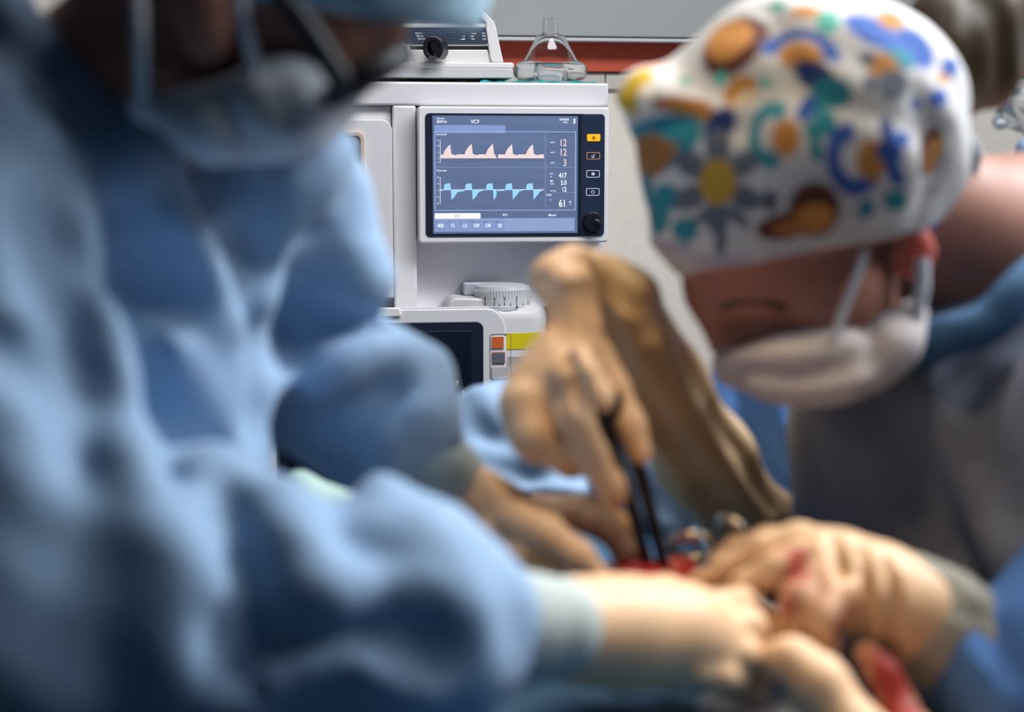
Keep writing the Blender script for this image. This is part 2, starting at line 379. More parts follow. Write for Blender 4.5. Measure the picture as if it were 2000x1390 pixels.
# red band on the wall and the grey cupboard above it
x0, x1, z0, z1 = mrect(700, 88, 2300, 143, WOFF + .02)
o = MB().box(x0, x1, -WOFF - .018, -WOFF - .0002, z0, z1 + .02).build('wall_panel', 'red_panel', None, bevel=.002)
o.matrix_world = Matrix.Translation(ORG) @ Matrix.Rotation(A8, 4, 'Z')
tag(o, 'rust red wall panel running behind the clear face mask', 'wall panel')
cup = empty('wall_cupboard', ORG, A8); tag(cup, 'grey wall cupboard above the red panel', 'cupboard')
x0, x1, z0, z1 = mrect(600, -300, 2300, 84, WOFF + .055)
MB().box(x0, x1, -WOFF - .045, -WOFF - .0002, z0 + .004, z1).build('body', 'cabinet_grey', cup, bevel=.003)
xs = [x0, mp(1640, 40, WOFF + .055)[0], x1]
for i in range(2): MB().box(xs[i] + .002, xs[i + 1] - .002, -WOFF - .058, -WOFF - .046, z0 + px2m(8) + .002, z1 - .002).build('door', 'cabinet_grey', cup, bevel=.002)
MB().box(x0, x1, -WOFF - .060, -WOFF - .03, z0, z0 + px2m(7)).build('edge_strip', 'cabinet_edge', cup, bevel=.001)
# ------------------------------------------------------------------ anaesthesia machine
am = empty('anesthesia_machine', ORG, A8); tag(am, 'white anaesthesia machine with lit monitor and dark lower console screen', 'medical machine')
D = .38
# housing: left block, top beam, right recess
X0 = mp(330, 300)[0]; XR = mp(1188, 300)[0]; XC = mp(813, 300)[0]; ZT = mp(1000, 161)[1]; ZB = mp(1000, 207)[1]; ZS = mp(900, 606)[1]
mb = MB()
mb.box(X0, XR, 0, D, ZB, ZT)                                             # top beam
mb.box(mp(767, 300)[0], XC, 0, D, ZS, ZB)
mb.box(X0, mp(766, 300)[0], 0.012, D, ZS, ZB)
mb.box(X0, XR, .082, D, .12, ZS)
mb.build('housing', 'machine_white', am, bevel=.004)
MB().box(XC - .002, XR, .034, D - .002, ZS + .0005, ZB + .004).build('recess_panel', 'recess', am, bevel=.002)
# head panel (ledge over the door, slightly proud)
x0, x1, z0, z1 = mrect(330, 213, 768, 232, .004)
# door with window
dx0, dx1, dz0, dz1 = mrect(380, 233, 767, 583, .004)
door = MB().prism(rr(dx0, dx1, dz0, dz1, .0, radii=(.02, .002, .018, .018)), -.006, .0118).build('door', 'machine_white', am, bevel=.0015)
wx0, wx1, wz0, wz1 = mrect(430, 256, 714, 566, .007)
MB().ring(rr(wx0, wx1, wz0, wz1, .012), rr(wx0 + .008, wx1 - .008, wz0 + .008, wz1 - .008, .007), -.0105, -.0005).build('window_frame', 'beige_card', door, bevel=.002)
MB().rbox(wx0 + .004, wx1 - .004, -.0075, -.0055, wz0 + .004, wz1 - .004, .008).build('window_glass', 'smoked_window', door)
cx0, cx1, cz0, cz1 = mrect(560, 264, 683, 560, .009)
MB().rbox(cx0, cx1, -.0085, -.0074, cz0, cz1, .002).build('canister', 'canister', door)
mb = MB(); random.seed(7)
for i in range(26):
    zz = cz1 - .006 - i * .0058; w = random.choice((.010, .014, .006)); mb.box(cx1 - .002 - w, cx1 - .002, -.0089, -.0084, zz, zz + .0007)
    if i % 2: mb.box(cx1 - .012 + random.uniform(-.004, .004), cx1 - .0112, -.0089, -.0084, zz - .004, zz + .004)
for t, yy, s in (('2000', 272, .012), ('ml', 286, .009)): text_into(mb, t, cx1 - .030, mp(660, yy)[1], s, -.0087)
mb.build('scale_marks', 'ink', door, smooth=False)
x0, x1, z0, z1 = mrect(380, 584, 766, 604, .0)
MB().box(x0, x1, .006, .02, z0, z1).build('drawer_gap', 'dark_gap', am)
# display module
T = .028; mx0, mx1, mz0, mz1 = mrect(817, 208, 1189, 474, T)
dm = MB().rbox(mx0, mx1, -T, .10, mz0, mz1, .006).build('display_module', 'machine_light', am, bevel=.003)
bx0, bx1, bz0, bz1 = mrect(831, 221.5, 1180.5, 461.5, T)
MB().rbox(bx0, bx1, -T - .0015, -T + .004, bz0, bz1, .0075).build('bezel', 'navy_plastic', dm, bevel=.0006)
sx0, sx1, sz0, sz1 = mrect(845, 226, 1128, 455.5, T)
MB().rbox(sx0, sx1, -T - .0021, -T, sz0, sz1, .001).build('screen', 'screen', dm)
kx0, kx1, kz0, kz1 = mrect(1134, 223, 1179.5, 460, T)
MB().rbox(kx0, kx1, -T - .0024, -T, kz0, kz1, .006).build('key_panel', 'navy_panel', dm, bevel=.0006)
# what the screen shows: px of the close-up (4.633 px per photo px, origin 800,190)
SW = 1.0
def cu(x, y): return 800 + x / 4.633, 190 + y / 4.633
def cp(x, y): return mp(*cu(x, y), T)
def cr(x0, y0, x1, y1): a = cp(x0, (y0 + y1) / 2)[0]; b = cp(x1, (y0 + y1) / 2)[0]; return a, b, cp((x0 + x1) / 2, y1)[1], cp((x0 + x1) / 2, y0)[1]
YS = -T - .0021
def lay(i): return YS - .00012 * i
def box_at(mb, x0, y0, x1, y1, i): a, b, c, d = cr(x0, y0, x1, y1); mb.box(a, b, lay(i), lay(i) + .00011, c, d)
def rb_at(mb, x0, y0, x1, y1, i, r): a, b, c, d = cr(x0, y0, x1, y1); mb.rbox(a, b, lay(i), lay(i) + .00011, c, d, r)
def poly_at(mb, pts, i): q = [cp(*p) for p in pts]; mb.prism(q, lay(i), lay(i) + .00011)
mb = MB(); rb_at(mb, 224, 252, 866, 325, 1, .0015); mb.build('tab', 'screen_tab', dm, smooth=False)
for k in range(6): mb = MB(); rb_at(mb, 232 + k * 106.5, 1113, 326 + k * 106.5, 1205, 2, .0012); mb.build('soft_key', 'screen_tab', dm, smooth=False)
mb = MB()
box_at(mb, 224, 1095, 1492, 1212, 1)
mb.build('key_row', 'screen_soft', dm, smooth=False);
mb = MB()
for a in ((224, 308, 1502, 315), (224, 308, 232, 1025), (1494, 308, 1502, 1020), (224, 1018, 1500, 1025)): box_at(mb, *a, 2)
for a in ((236, 634, 1228, 636.5), (1226, 318, 1228.5, 1000), (1228, 634, 1480, 636.5), (1290, 860, 1490, 862.5), (230, 1093, 1492, 1096)): box_at(mb, *a, 2)
for k in range(6): box_at(mb, 872 + k * 104, 1108, 875 + k * 104, 1190, 2)
mb.build('grid_lines', 'screen_line', dm, smooth=False)
mb = MB(); rb_at(mb, 226, 1048, 640, 1098, 3, .0015); mb.build('tab', 'screen_white', dm, smooth=False)['label'] = 'white selected mode tab'
mb = MB()
for a in ((274, 388, 278, 590), (274, 722, 278, 962)): box_at(mb, *a, 3)
box_at(mb, 278, 834, 1215, 838, 3)
mb.build('axis', 'screen_white', dm, smooth=False); mb = MB()
def tx(mb, s, x, y, size, i=3, al='LEFT', sx=.86): q = cp(x, y); text_into(mb, s, q[0], q[1], size * px2m(1 / 4.633, T) * 1.42, lay(i), al, sx)
tx(mb, 'VCV', 552, 236, 33); tx(mb, '00:07:16', 244, 231, 23, sx=.8); tx(mb, 'Длительн.', 242, 197, 12); tx(mb, '2020/06/05', 1352, 209, 17, sx=.8); tx(mb, '17:49', 1384, 234, 15)
tx(mb, 'Paw смH2O', 242, 343, 14); tx(mb, 'Поток л/мин', 242, 670, 14, sx=.75)
for s, x, y, z in (('417', 1418, 729, 46), ('5.0', 1418, 792, 43), ('12', 1418, 853, 43), ('61', 1414, 990, 66)): mv = MB(); tx(mv, s, x, y, z, 3, 'RIGHT', .72); mv.build('reading', 'screen_white', dm, smooth=False)
for s, x, y, z in (('VT', 1270, 700, 17), ('мл', 1270, 722, 11), ('MV', 1270, 766, 17), ('л/мин', 1270, 787, 11), ('дых/мин', 1270, 850, 11), ('FiO2', 1236, 892, 19), ('%', 1268, 934, 14), ('100', 1436, 950, 14), ('21', 1444, 972, 14), ('cмH2O', 1270, 413, 11), ('cмH2O', 1270, 503, 11), ('cмH2O', 1270, 597, 11)): tx(mb, s, x, y, z)
for s, x in (('400', 279), ('12', 388), ('1:2', 496), ('Off', 602), ('Off', 707), ('30', 814)): tx(mb, s, x, 1176, 33, 4, 'CENTER', .8)
for s, y in (('15', 396), ('10', 446), ('5', 505), ('0', 557), ('-5', 594)): tx(mb, s, 264, y, 13, 3, 'RIGHT')
for s, y in (('30', 731), ('15', 787), ('0', 847), ('-15', 906), ('-30', 965)): tx(mb, s, 264, y, 13, 3, 'RIGHT')
tx(mb, 'PCV', 862, 1074, 20, 3, 'CENTER'); tx(mb, 'Manual', 1288, 1074, 20, 3, 'CENTER')
box_at(mb, 1484, 194, 1494, 212, 3); box_at(mb, 1482, 222, 1496, 236, 3); box_at(mb, 1480, 196, 1482.5, 236, 3); box_at(mb, 1495, 196, 1497.5, 236, 3)
mb.build('lettering', 'screen_white', dm, smooth=False)
mb = MB(); tx(mb, 'VCV', 432, 1084, 22, 5, 'CENTER')
for s, x in (('VT', 236), ('Rate', 343), ('I:E', 450), ('PEEP', 556), ('Pmax', 662), ('Tpause', 768)): tx(mb, s, x, 1130, 11, 5)
mb.build('key_text', 'screen_ink', dm, smooth=False)
mb = MB()
for s, y in (('12', 441, ), ('12', 527), ('3', 622)): mv = MB(); tx(mv, s, 1420, y, 62, 3, 'RIGHT', .78); mv.build('reading', 'screen_pink', dm, smooth=False)
def saw(x0, pk, w, top, nxt, dip):
    pts = []
    for t in (0, .15, .3, .45, .6, .8, 1.0): pts.append((x0 + (pk - x0) * t, 517 - (517 - top) * (t ** .62)))
    return pts + [(pk + w, 510), (pk + w + 8, 516), (pk + w + 30, 521 + dip), (pk + w + 40, 526), (pk + w + 52, 516), (nxt, 516)]
up = [(280, 517), (290, 521)]
for a in ((303, 366, 10, 426, 496, 1), (496, 560, 10, 420, 688, 0), (688, 752, 10, 420, 795, 0)): up += saw(*a)
poly_at(mb, [(280, 552), (789, 552)] + [p for p in up[::-1] if p[0] < 789], 3)
up = []
for a in ((862, 925, 8, 424, 1050, 0), (1050, 1112, 10, 426, 1213, 0)): up += saw(*a)
poly_at(mb, [(799, 552), (1213, 552)] + [p for p in up[::-1]] + [(799, 516)], 3)
mb.build('pressure_trace', 'screen_pink', dm, smooth=False)
mb = MB()
for x0, x1, px, e in ((306, 368, 376, 470), (498, 560, 568, 680), (688, 750, 758, 786), (862, 924, 932, 1040), (1050, 1112, 1120, 1200)):
    poly_at(mb, [(x0, 836), (x1 + 4, 836), (x1 - 1, 778), (x0 + 26, 780), (x0 + 8, 788)], 4)
    if e < 800: poly_at(mb, [(x1 + 4, 836), (px, 932), (px + 26, 893), (e, 838)] if x0 == 688 else [(x1 + 4, 836), (px, 930), (px + 12, 916), (px + 30, 900), (px + 44, 876), (px + 64, 852), (e, 838)], 4)
    else: poly_at(mb, [(x1 + 4, 836), (px, 926), (px + 30, 890), (px + 44, 874), (px + 62, 848), (px + 74, 851), (px + 80, 843), (e, 838)], 4)
poly_at(mb, [(440, 838), (440, 856), (452, 858), (466, 850), (474, 853), (480, 847), (492, 853), (496, 838)], 4); poly_at(mb, [(796, 838), (800, 854), (808, 847), (855, 846), (862, 838)], 4); poly_at(mb, [(280, 832), (280, 850), (306, 842), (306, 832)], 4)
mb.build('flow_trace', 'screen_cyan', dm, smooth=False)
# keys at the right of the screen
KY = -T - .0024
for i, (y0, y1, m) in enumerate(((333, 398, 'amber'), (497, 561, 'amber_line'), (660, 725, 'white_line'), (822, 888, 'white_line'))):
    xa = 1602 - i * 2.5; a, b, c, d = cr(xa, y0, xa + 120, y1)
    if i == 0: k = MB().rbox(a, b, KY - .0012, KY, c, d, .0022).build('key', m, dm, bevel=.0004)
    else: k = MB().ring(rr(a, b, c, d, .0022), rr(a + .0008, b - .0008, c + .0008, d - .0008, .0016), KY - .0006, KY).build('key', m, dm, smooth=False)
    cx, cz = (a + b) / 2, (c + d) / 2; s = .0022; y = KY - .0016 if i == 0 else KY - .0006; mb = MB()
    def ln(*pts, w=.00035): mb.tube([(cx + p[0] * s, y, cz + p[1] * s) for p in pts], w, 6)
    if i == 0: ln((-1, -.8), (0, 1.1), (1, -.8), (-1, -.8)); ln((-1.2, 1), (1.2, -1)); ln((1.2, 1), (-1.2, -1)); ln((-.5, -1.3), (.5, -1.3))
    elif i == 1: ln((-1.5, -.8), (-.7, .6), (.1, -.8), (-1.5, -.8)); ln((.1, -1.2), (.6, -1.2), (.6, 1.1), (1.5, 1.1)); ln((-.9, -1.4), (.3, -1.4))
    elif i == 2: ln((-.9, -.9), (.9, -.9), (1.15, 0), (.9, .9), (-.9, .9), (-1.15, 0), (-.9, -.9)); mb.box(cx - .0014, cx + .0014, y - .0004, y, cz - .001, cz + .001)
    else: ln(*[(1.25 * math.sin(t), 1.25 * math.cos(t)) for t in np.linspace(.6, 2 * math.pi - .6, 16)]); ln((0, .2), (0, 1.4))
    mb.build('symbol', 'ink' if i == 0 else 'white_line', dm)
kc = cp(1650, 1128); r = px2m(18.5, T)
MB().lathe([(r * 1.12, 0), (r * 1.1, .001), (r * 1.02, .0015), (r, .006), (r * .9, .0095), (r * .55, .0105), (0, .0105)], (kc[0], KY, kc[1]), 'y', 48).build('knob', 'black_plastic', dm)
MB().lathe([(r * .42, 0), (r * .40, .002), (r * .25, .0045), (0, .0055)], (kc[0] + r * .38, KY - .009, kc[1]), 'y', 24).build('knob_dimple', 'navy_plastic', dm)
# console
KO = .115
gx0, gx1, gz0, gz1 = mrect(502, 604, 988, 1060, KO)
con = MB().prism(rr(gx0, gx1, gz0, gz1, 0, 10, radii=(.02, .03, .033, .02)), -KO, -KO + .034).build('console', 'machine_white', am, bevel=.003)
MB().ring(rr(gx0 - .001, gx1 + .001, gz0 - .001, gz1 + .001, 0, 10, (.02, .031, .034, .02)), rr(gx0 + .002, gx1 - .002, gz0 + .002, gz1 - .002, 0, 10, (.02, .029, .031, .02)), -KO + .001, -KO + .006).build('console_rim', 'machine_light', con)
MB().box(gx0 + .004, mp(862, 800, .0)[0], -KO + .034, .082, gz0 + .01, gz1 - .012).build('console_mount', 'machine_white', am, bevel=.004)
hx0, hx1, hz0, hz1 = mrect(540, 631, 944, 1022, KO)
MB().rbox(hx0, hx1, -KO - .0012, -KO + .004, hz0, hz1, .012).build('screen_surround', 'navy_plastic', con, bevel=.0006)
MB().ring(rr(hx0 - .0012, hx1 + .0012, hz0 - .0012, hz1 + .0012, .013), rr(hx0, hx1, hz0, hz1, .012), -KO - .0006, -KO + .002).build('screen_gasket', 'machine_grey', con)
ix0, ix1, iz0, iz1 = mrect(562, 648, 921, 1000, KO)
MB().rbox(ix0, ix1, -KO - .0022, -KO, iz0, iz1, .002).build('screen', 'console_glass', con, bevel=.0005)
mb = MB()
for s, x, y in (('7', 890, 751), ('3', 902, 770), ('8', 884, 800)): q = mp(x, y, KO); text_into(mb, s, q[0], q[1], .0085, -KO - .0024)
mb.build('lettering', 'white_line', con, smooth=False)
x0, x1, z0, z1 = mrect(500, 602, 784, 620, KO); MB().prism([(x0, z0), (x1 - .002, z0), (x1, z0 + .004), (x1 - .004, z1), (x0, z1)], -KO - .004, -KO + .004).build('handle_lip', 'machine_light', con, bevel=.002)
fx = mrect(957, 652, 998, 742, KO); MB().ring(rr(*fx, 0, 6, (.007, .012, .002, .004)), rr(fx[0] + .0007, fx[1] - .0007, fx[2] + .0007, fx[3] - .0007, 0, 6, (.006, .011, .0015, .0035)), -KO - .0008, -KO + .001).build('button_outline', 'device_dark', con)
for (a, m, rim) in (((960.5, 657, 983.5, 679.5), 'orange_button', 'machine_light'), ((962, 688, 985.5, 709), 'grey_button', 'orange_button'), ((960.5, 717, 990, 739), 'pale_button', 'machine_grey')):
    q = mrect(*a, KO); b = MB().rbox(*q[:2], -KO - .002, -KO, *q[2:], .0012).build('button', m, con, bevel=.0004)
    MB().ring(rr(q[0] - .0008, q[1] + .0008, q[2] - .0008, q[3] + .0008, .002), rr(q[0], q[1], q[2], q[3], .0012), -KO - .0015, -KO).build('button_rim', rim, con)
# bay left of the console
x0, x1, z0, z1 = mrect(330, 610, 497, 1060, .06); MB().box(x0, x1, -.06, .082, z0, z1).build('side_bay', 'dark_gap', am)
x0, x1, z0, z1 = mrect(496.5, 640, 502, 1060, .112); MB().box(x0, x1, -.108, -.05, z0, z1).build('bay_edge', 'orange_trim', am)
mb = MB()
for xx in (452, 468, 480, 488): x0, x1, z0, z1 = mrect(xx, 620, xx + 3, 1060, .065); mb.box(x0, x1, -.066, -.058, z0, z1)
mb.build('side_rails', 'device_dark', am)
x0, x1 = X0, XR; MB().box(x0 - .01, x1 + .01, -.08, D, .10, .55).build('lower_cabinet', 'machine_white', am, bevel=.006)
for sx in (x0 + .06, x1 - .06):
    for yy in (0, D - .06): MB().lathe([(.012, 0), (.045, .004), (.05, .02), (.05, .08), (.045, .1), (.012, .104)], (sx, yy, 0), 'z', 20).build('caster', 'black_rubber', am)
# ------------------------------------------------------------------ vaporiser
vp = empty('anesthetic_vaporizer', ORG, A8); tag(vp, 'white anaesthetic vaporiser with numbered dial and yellow label', 'vaporiser')
VO = .075; vx0, vx1, vz0, vz1 = mrect(895, 599, 1077, 800, VO)
mb = MB(); n = 40; cx = (vx0 + vx1) / 2; hw = (vx1 - vx0) / 2
def plan(hw, dep, k=3.2): return [(cx + hw * np.sign(math.cos(t)) * abs(math.cos(t)) ** (2 / k), min(.030, -dep * np.sign(math.sin(t)) * abs(math.sin(t)) ** (2 / k))) for t in np.linspace(0, 2 * math.pi, n, endpoint=False)]
def loft(mb, rings):
    vs = []; m = len(rings[0][0])
    for pl, z in rings: vs += [(x, y, z) for x, y in pl]
    fs = [tuple(range(m))[::-1], tuple(range((len(rings) - 1) * m, len(rings) * m))]
    for a in range(len(rings) - 1):
        for i in range(m): j = (i + 1) % m; fs.append((a * m + i, a * m + j, (a + 1) * m + j, (a + 1) * m + i))
    return mb.add(vs, fs)
zt = mp(985, 600, VO)[1]
body = loft(mb, [(plan(hw, VO), vz0), (plan(hw, VO), zt - .022), (plan(hw * .985, VO * .97), zt - .012), (plan(hw * .93, VO * .9), zt - .004), (plan(hw * .84, VO * .8), zt)]).build('body', 'vaporizer_white', vp, angle=30)
x0, x1, z0, z1 = mrect(872, 578, 1010, 606, .02)
MB().prism([(x0, z0 - .02), (x1, z0 - .02), (x1, z1 - .004), (x0 + .014, z1), (x0 + .006, z1 - .003), (x0, z1 - .012)], -.05, .0335).build('mounting_block', 'vaporizer_white', vp, bevel=.004)
dcx, dz = mp(985.5, 597, .045); dr = px2m(56, .045); dy = -.02
dzt = mp(985, 566, .06)[1]
dial = MB().lathe([(dr * 1.06, -.006), (dr * 1.06, .0005), (dr, .001), (dr, dzt - dz - .004), (dr * .985, dzt - dz)], (dcx, dy, dz), 'z', 96).build('dial', 'dial_white', vp, angle=30)
MB().lathe([(dr * .985, 0), (dr * .95, .004), (dr * .7, .0075), (dr * .35, .009), (0, .0095)], (dcx, dy, dzt), 'z', 64).build('dial_top', 'dial_top', dial)
mb = MB()
for i in range(60):
    t = math.radians(6 * i); c, s = math.cos(t), math.sin(t)
    if s < .05: mb.tube([(dcx + dr * c, dy + dr * s, dzt - .001), (dcx + dr * 1.004 * c, dy + dr * 1.004 * s, dzt - .014)], [.0016, .0004], 6)
mb.build('dial_ribs', 'dial_white', dial)
mb = MB()
def on_dial(mbt, px, txt, size, z, tick=None):
    x = mp(px, 590, .045 + .02)[0]; t = math.acos(max(-.98, min(.98, (x - dcx) / dr))); nx, ny = math.cos(t), -math.sin(t)
    if txt:
        tmp = MB(); text_into(tmp, txt, 0, 0, size, 0, 'CENTER', .8); mbt.add([(dcx + nx * (dr + .0004) - ny * v[0], dy + ny * (dr + .0004) + nx * v[0], z + v[2]) for v in tmp.v], tmp.f)
    if tick: mbt.tube([(dcx + nx * (dr + .0001), dy + ny * (dr + .0001), z - .002), (dcx + nx * (dr + .0001), dy + ny * (dr + .0001), z - .002 - tick)], .0006, 6)
zz = dz + .0105
for px, s, tk in ((938, '7', .009), (949.5, '5', .007), (966, '4', .007), (985, '3', .007), (1009, '2', .007), (1034, '1', .009), (1042, 'OFF', 0)): on_dial(mb, px, s, .0088 if s != 'OFF' else .006, zz, tk)
for px in (975, 997, 1022): on_dial(mb, px, None, 0, zz - .003, .005)
q = mp(1010, 600, .07); mb.prism([(q[0] - .002, q[1] - .001), (q[0] + .002, q[1] - .001), (q[0], q[1] + .004)], dy - dr * 1.065, dy - dr * 1.05)
mb.build('dial_numbers', 'ink', dial, smooth=False)
x0, x1, z0, z1 = mrect(904, 552, 978, 576, -.01); lv = MB().rbox(x0, x1, .0, .032, z0, z1 + .001, .004).build('lever', 'lever_grey', vp, bevel=.003)
MB().box(x0 + .012, x0 + .04, .008, .03, z0 - .014, z0).build('lever_stem', 'navy_panel', vp)
def front_y(x): return -VO * max(0, 1 - abs((x - cx) / hw) ** 3.2) ** (1 / 3.2)
def wrap(mb, x0, x1, z0, z1, e, n=16):
    vs = []; fs = []
    for i in range(n + 1):
        x = x0 + (x1 - x0) * i / n
        for z in (z0, z1): vs += [(x, front_y(x) - e, z), (x, front_y(x) + .001, z)]
    for i in range(n):
        a = i * 4; fs += [(a, a + 4, a + 6, a + 2), (a + 1, a + 3, a + 7, a + 5), (a, a + 1, a + 5, a + 4), (a + 2, a + 6, a + 7, a + 3)]
    fs += [(0, 2, 3, 1), (4 * n, 4 * n + 1, 4 * n + 3, 4 * n + 2)]
    return mb.add(vs, fs)
x0, x1, z0, z1 = mrect(972, 650.5, 1058.5, 681.5, VO); wrap(MB(), x0, x1, z0, z1, .0008).build('label_plate', 'yellow', vp)
x0, x1, z0, z1 = mrect(960, 696, 1076, 698, VO); wrap(MB(), x0, x1, z0, z1, .0004).build('seam', 'machine_grey', vp)
x0, x1, z0, z1 = mrect(990, 700, 1060, 742, VO + .01); MB().rbox(x0, x1, -VO - .012, -VO + .005, z0, z1, .008).build('filler_block', 'clear_plastic', vp, bevel=.003)
# ------------------------------------------------------------------ device on top of the machine
dv = empty('medical_device', ORG, A8); tag(dv, 'pale grey medical device with black clip lying on top of the white machine', 'medical device')
DO = -.04
def dp(pts, o=DO): return poly(pts, o)
bs = MB(); x0, x1, z0, z1 = mrect(560, 120, 1004, 131, DO + .0); bs.rbox(x0, x1, -DO, -DO + .26, z0 - .001, z1, .004); bs.build('base_lid', 'device_white', dv, bevel=.0025)
bs = MB(); x0, x1, z0, z1 = mrect(560, 131, 1002.5, 151, DO); bs.rbox(x0, x1, -DO + .0004, -DO + .26, z0, z1, .004); bs.build('base', 'device_grey', dv, bevel=.002)
zf = ZT
for px in (903, 970, 610): x0, x1, _, z1 = mrect(px - 12, 120, px + 12, 151, DO); MB().lathe([(px2m(11), 0), (px2m(12), .001), (px2m(12), z1 * 0 + mp(px, 150, DO)[1] - zf)], ((x0 + x1) / 2, -DO + .03, zf), 'z', 20).build('foot', 'black_plastic', dv)
arm = [(985, 121), (962, 121), (958, 112), (955, 88), (950, 53), (951, 44), (929, 17), (600, 17), (600, 6), (926, 6), (934, 8), (966, 41), (970, 52), (977, 86)]
MB().prism(dp([(600, 44.5), (952, 44.5), (955, 53), (600, 53)])[::-1], -DO + .012, -DO + .2).build('top_bar', 'device_white', dv, bevel=.0015)
MB().prism(dp(arm), -DO + .008, -DO + .03).build('carry_frame', 'device_white', dv, bevel=.002)
MB().prism(dp([(600, 121), (961, 121), (954, 96), (600, 96)]), -DO + .012, -DO + .2).build('front_panel', 'device_white', dv, bevel=.0015)
MB().prism(dp([(600, 98), (957, 98), (950, 14), (928, 12), (600, 12)]), -DO + .022, -DO + .2).build('core', 'device_dark', dv)
MB().prism(dp([(600, 44), (951, 44), (929, 17), (600, 17)]), -DO + .016, -DO + .0215).build('window', 'smoked_window', dv)
MB().prism(dp([(600, 88), (955.5, 88), (954, 84), (600, 84)]), -DO + .012, -DO + .021).build('slot_edge', 'device_white', dv)
lp = MB()
lp.prism(dp([(700, 62), (949, 62), (947, 52.5), (889, 52.5), (889, 55), (831, 55), (831, 52.5), (700, 52.5)]), -DO + .010, -DO + .02)
for k in range(4): y = 62.3 + k * 5.5; lp.prism(dp([(700, y + 5.1), (952.5, y + 5.1), (951.5, y), (700, y)]), -DO + .0095, -DO + .02)
lpo = lp.build('label_panel', 'label_navy', dv, bevel=.0004)
mb = MB()
for s, x, y in (('мин', 922, 66), ('100', 919, 71.5), ('150', 921, 77), ('375', 942, 66), ('750', 943, 71.5), ('1125', 942, 77), ('I:E=1:1', 812, 65.5), ('I:E=1:2', 814, 71), ('I:E=1:3', 817, 76.5)):
    q = mp(x, y, DO); text_into(mb, s, q[0], q[1], .0042, -DO + .0090)
for k, w in ((0, 3), (1, 7), (2, 11)):
    y = 65.5 + k * 5.6; mb.prism(dp([(909 - w, y), (909, y), (909, y - 1 - k)]), -DO + .0090, -DO + .0094)
mb.build('lettering', 'print_white', dv, smooth=False)
MB().prism(dp([(797, 121), (815, 121), (799, 90), (786, 90), (788, 112), (791, 112)]), -DO + .004, -DO + .02).build('side_wedge', 'device_white', dv, bevel=.001)
MB().prism(dp([(790, 112), (796, 112), (795, 90), (786, 90)]), -DO + .0032, -DO + .006).build('side_slot', 'device_dark', dv)
# black clip: a split ring standing on the front edge
cxk, czk = mp(856, 95, DO + .02); ri = px2m(14); ro = px2m(23)
mb = MB(); arc = [math.radians(t) for t in np.linspace(-62, 242, 30)]
vs = []; fs = []
for t in arc:
    for r_ in (ro, ri):
        for yy in (-.030, -.004): vs.append((cxk - .004 + r_ * .86 * math.cos(t) + (.006 if yy > -.02 else -.006), DO * -1 + yy, czk + r_ * 1.0 * math.sin(t)))
for i in range(len(arc) - 1):
    a = i * 4; b = a + 4; fs += [(a, b, b + 1, a + 1), (a + 2, a + 3, b + 3, b + 2), (a, a + 2, b + 2, b), (a + 1, b + 1, b + 3, a + 3)]
fs += [(0, 1, 3, 2), (len(vs) - 4, len(vs) - 2, len(vs) - 1, len(vs) - 3)]
mb.add(vs, fs); mb.lathe([(ri * 1.3, -.012), (ri * 1.3, .024), (ri * 1.1, .028), (0, .029)], (cxk - .002, -DO, czk + .004), 'y', 28, .86)
mb.build('clip', 'black_plastic', dv, bevel=.0015)
# cardboard under the device, teal cloth, clear mask
o = MB().box(*mp(600, 156, -.10)[:1], mp(862, 156, -.10)[0], .10, .24, ZT, ZT + .0075).build('cardboard', 'cardboard', None, bevel=.0005); o.matrix_world = Matrix.Translation(ORG) @ Matrix.Rotation(A8, 4, 'Z'); tag(o, 'brown cardboard sheet lying under the pale grey device', 'cardboard')
o = MB().box(mp(863, 156, -.10)[0], mp(929, 156, -.10)[0], .12, .22, ZT, ZT + .006).build('paper_pad', 'beige_card', None, bevel=.0005); o.matrix_world = Matrix.Translation(ORG) @ Matrix.Rotation(A8, 4, 'Z'); tag(o, 'beige paper pad beside the cardboard under the device', 'paper pad')
x0 = mp(934, 160, -.06)[0]; x1 = mp(1158, 160, -.06)[0]; nx, ny = 36, 14; vs = []; fs = []
def clz(i, j): return .0035 + .0028 * math.sin(i * .9) * math.cos(j * .8 + i * .2)
for s_ in (0, 1):
    for i in range(nx + 1):
        for j in range(ny + 1): vs.append((x0 + (x1 - x0) * i / nx + .004 * math.sin(j * 1.3), .035 + .16 * j / ny + .004 * math.sin(i * .7), ZT + .0002 + (clz(i, j) if s_ else 0)))
k = (nx + 1) * (ny + 1)
for i in range(nx):
    for j in range(ny):
        a = i * (ny + 1) + j; b = a + ny + 1; fs += [(a + k, b + k, b + 1 + k, a + 1 + k), (a, a + 1, b + 1, b)]
for i in range(nx):
    for j in (0, ny): a = i * (ny + 1) + j; b = a + ny + 1; fs.append((a, b, b + k, a + k))
for j in range(ny):
    for i in (0, nx): a = i * (ny + 1) + j; fs.append((a, a + 1, a + 1 + k, a + k))
o = MB().add(vs, fs).build('cloth', 'teal_cloth'); o.matrix_world = Matrix.Translation(ORG) @ Matrix.Rotation(A8, 4, 'Z'); tag(o, 'teal cloth lying flat under the clear face mask', 'cloth')
fm = empty('breathing_mask', mloc(mp(1075, 158, -.09)[0], -.09, ZT + .0065), A8); tag(fm, 'clear plastic breathing mask standing on a teal cloth', 'breathing mask')
s = 2.69 / F
def shell(prof, th): return prof + [(max(r_ - th, .0005), z + (th * .3 if i else 0)) for i, (r_, z) in list(enumerate(prof))[::-1]]
def hz(y): return (158 - y) * s
mb = MB(); out = [(26 * s, hz(70)), (19 * s, hz(68)), (16 * s, hz(66)), (15.5 * s, hz(37.5))]; inn = [(13 * s, hz(37.5)), (13 * s, hz(68)), (22 * s, hz(72))]
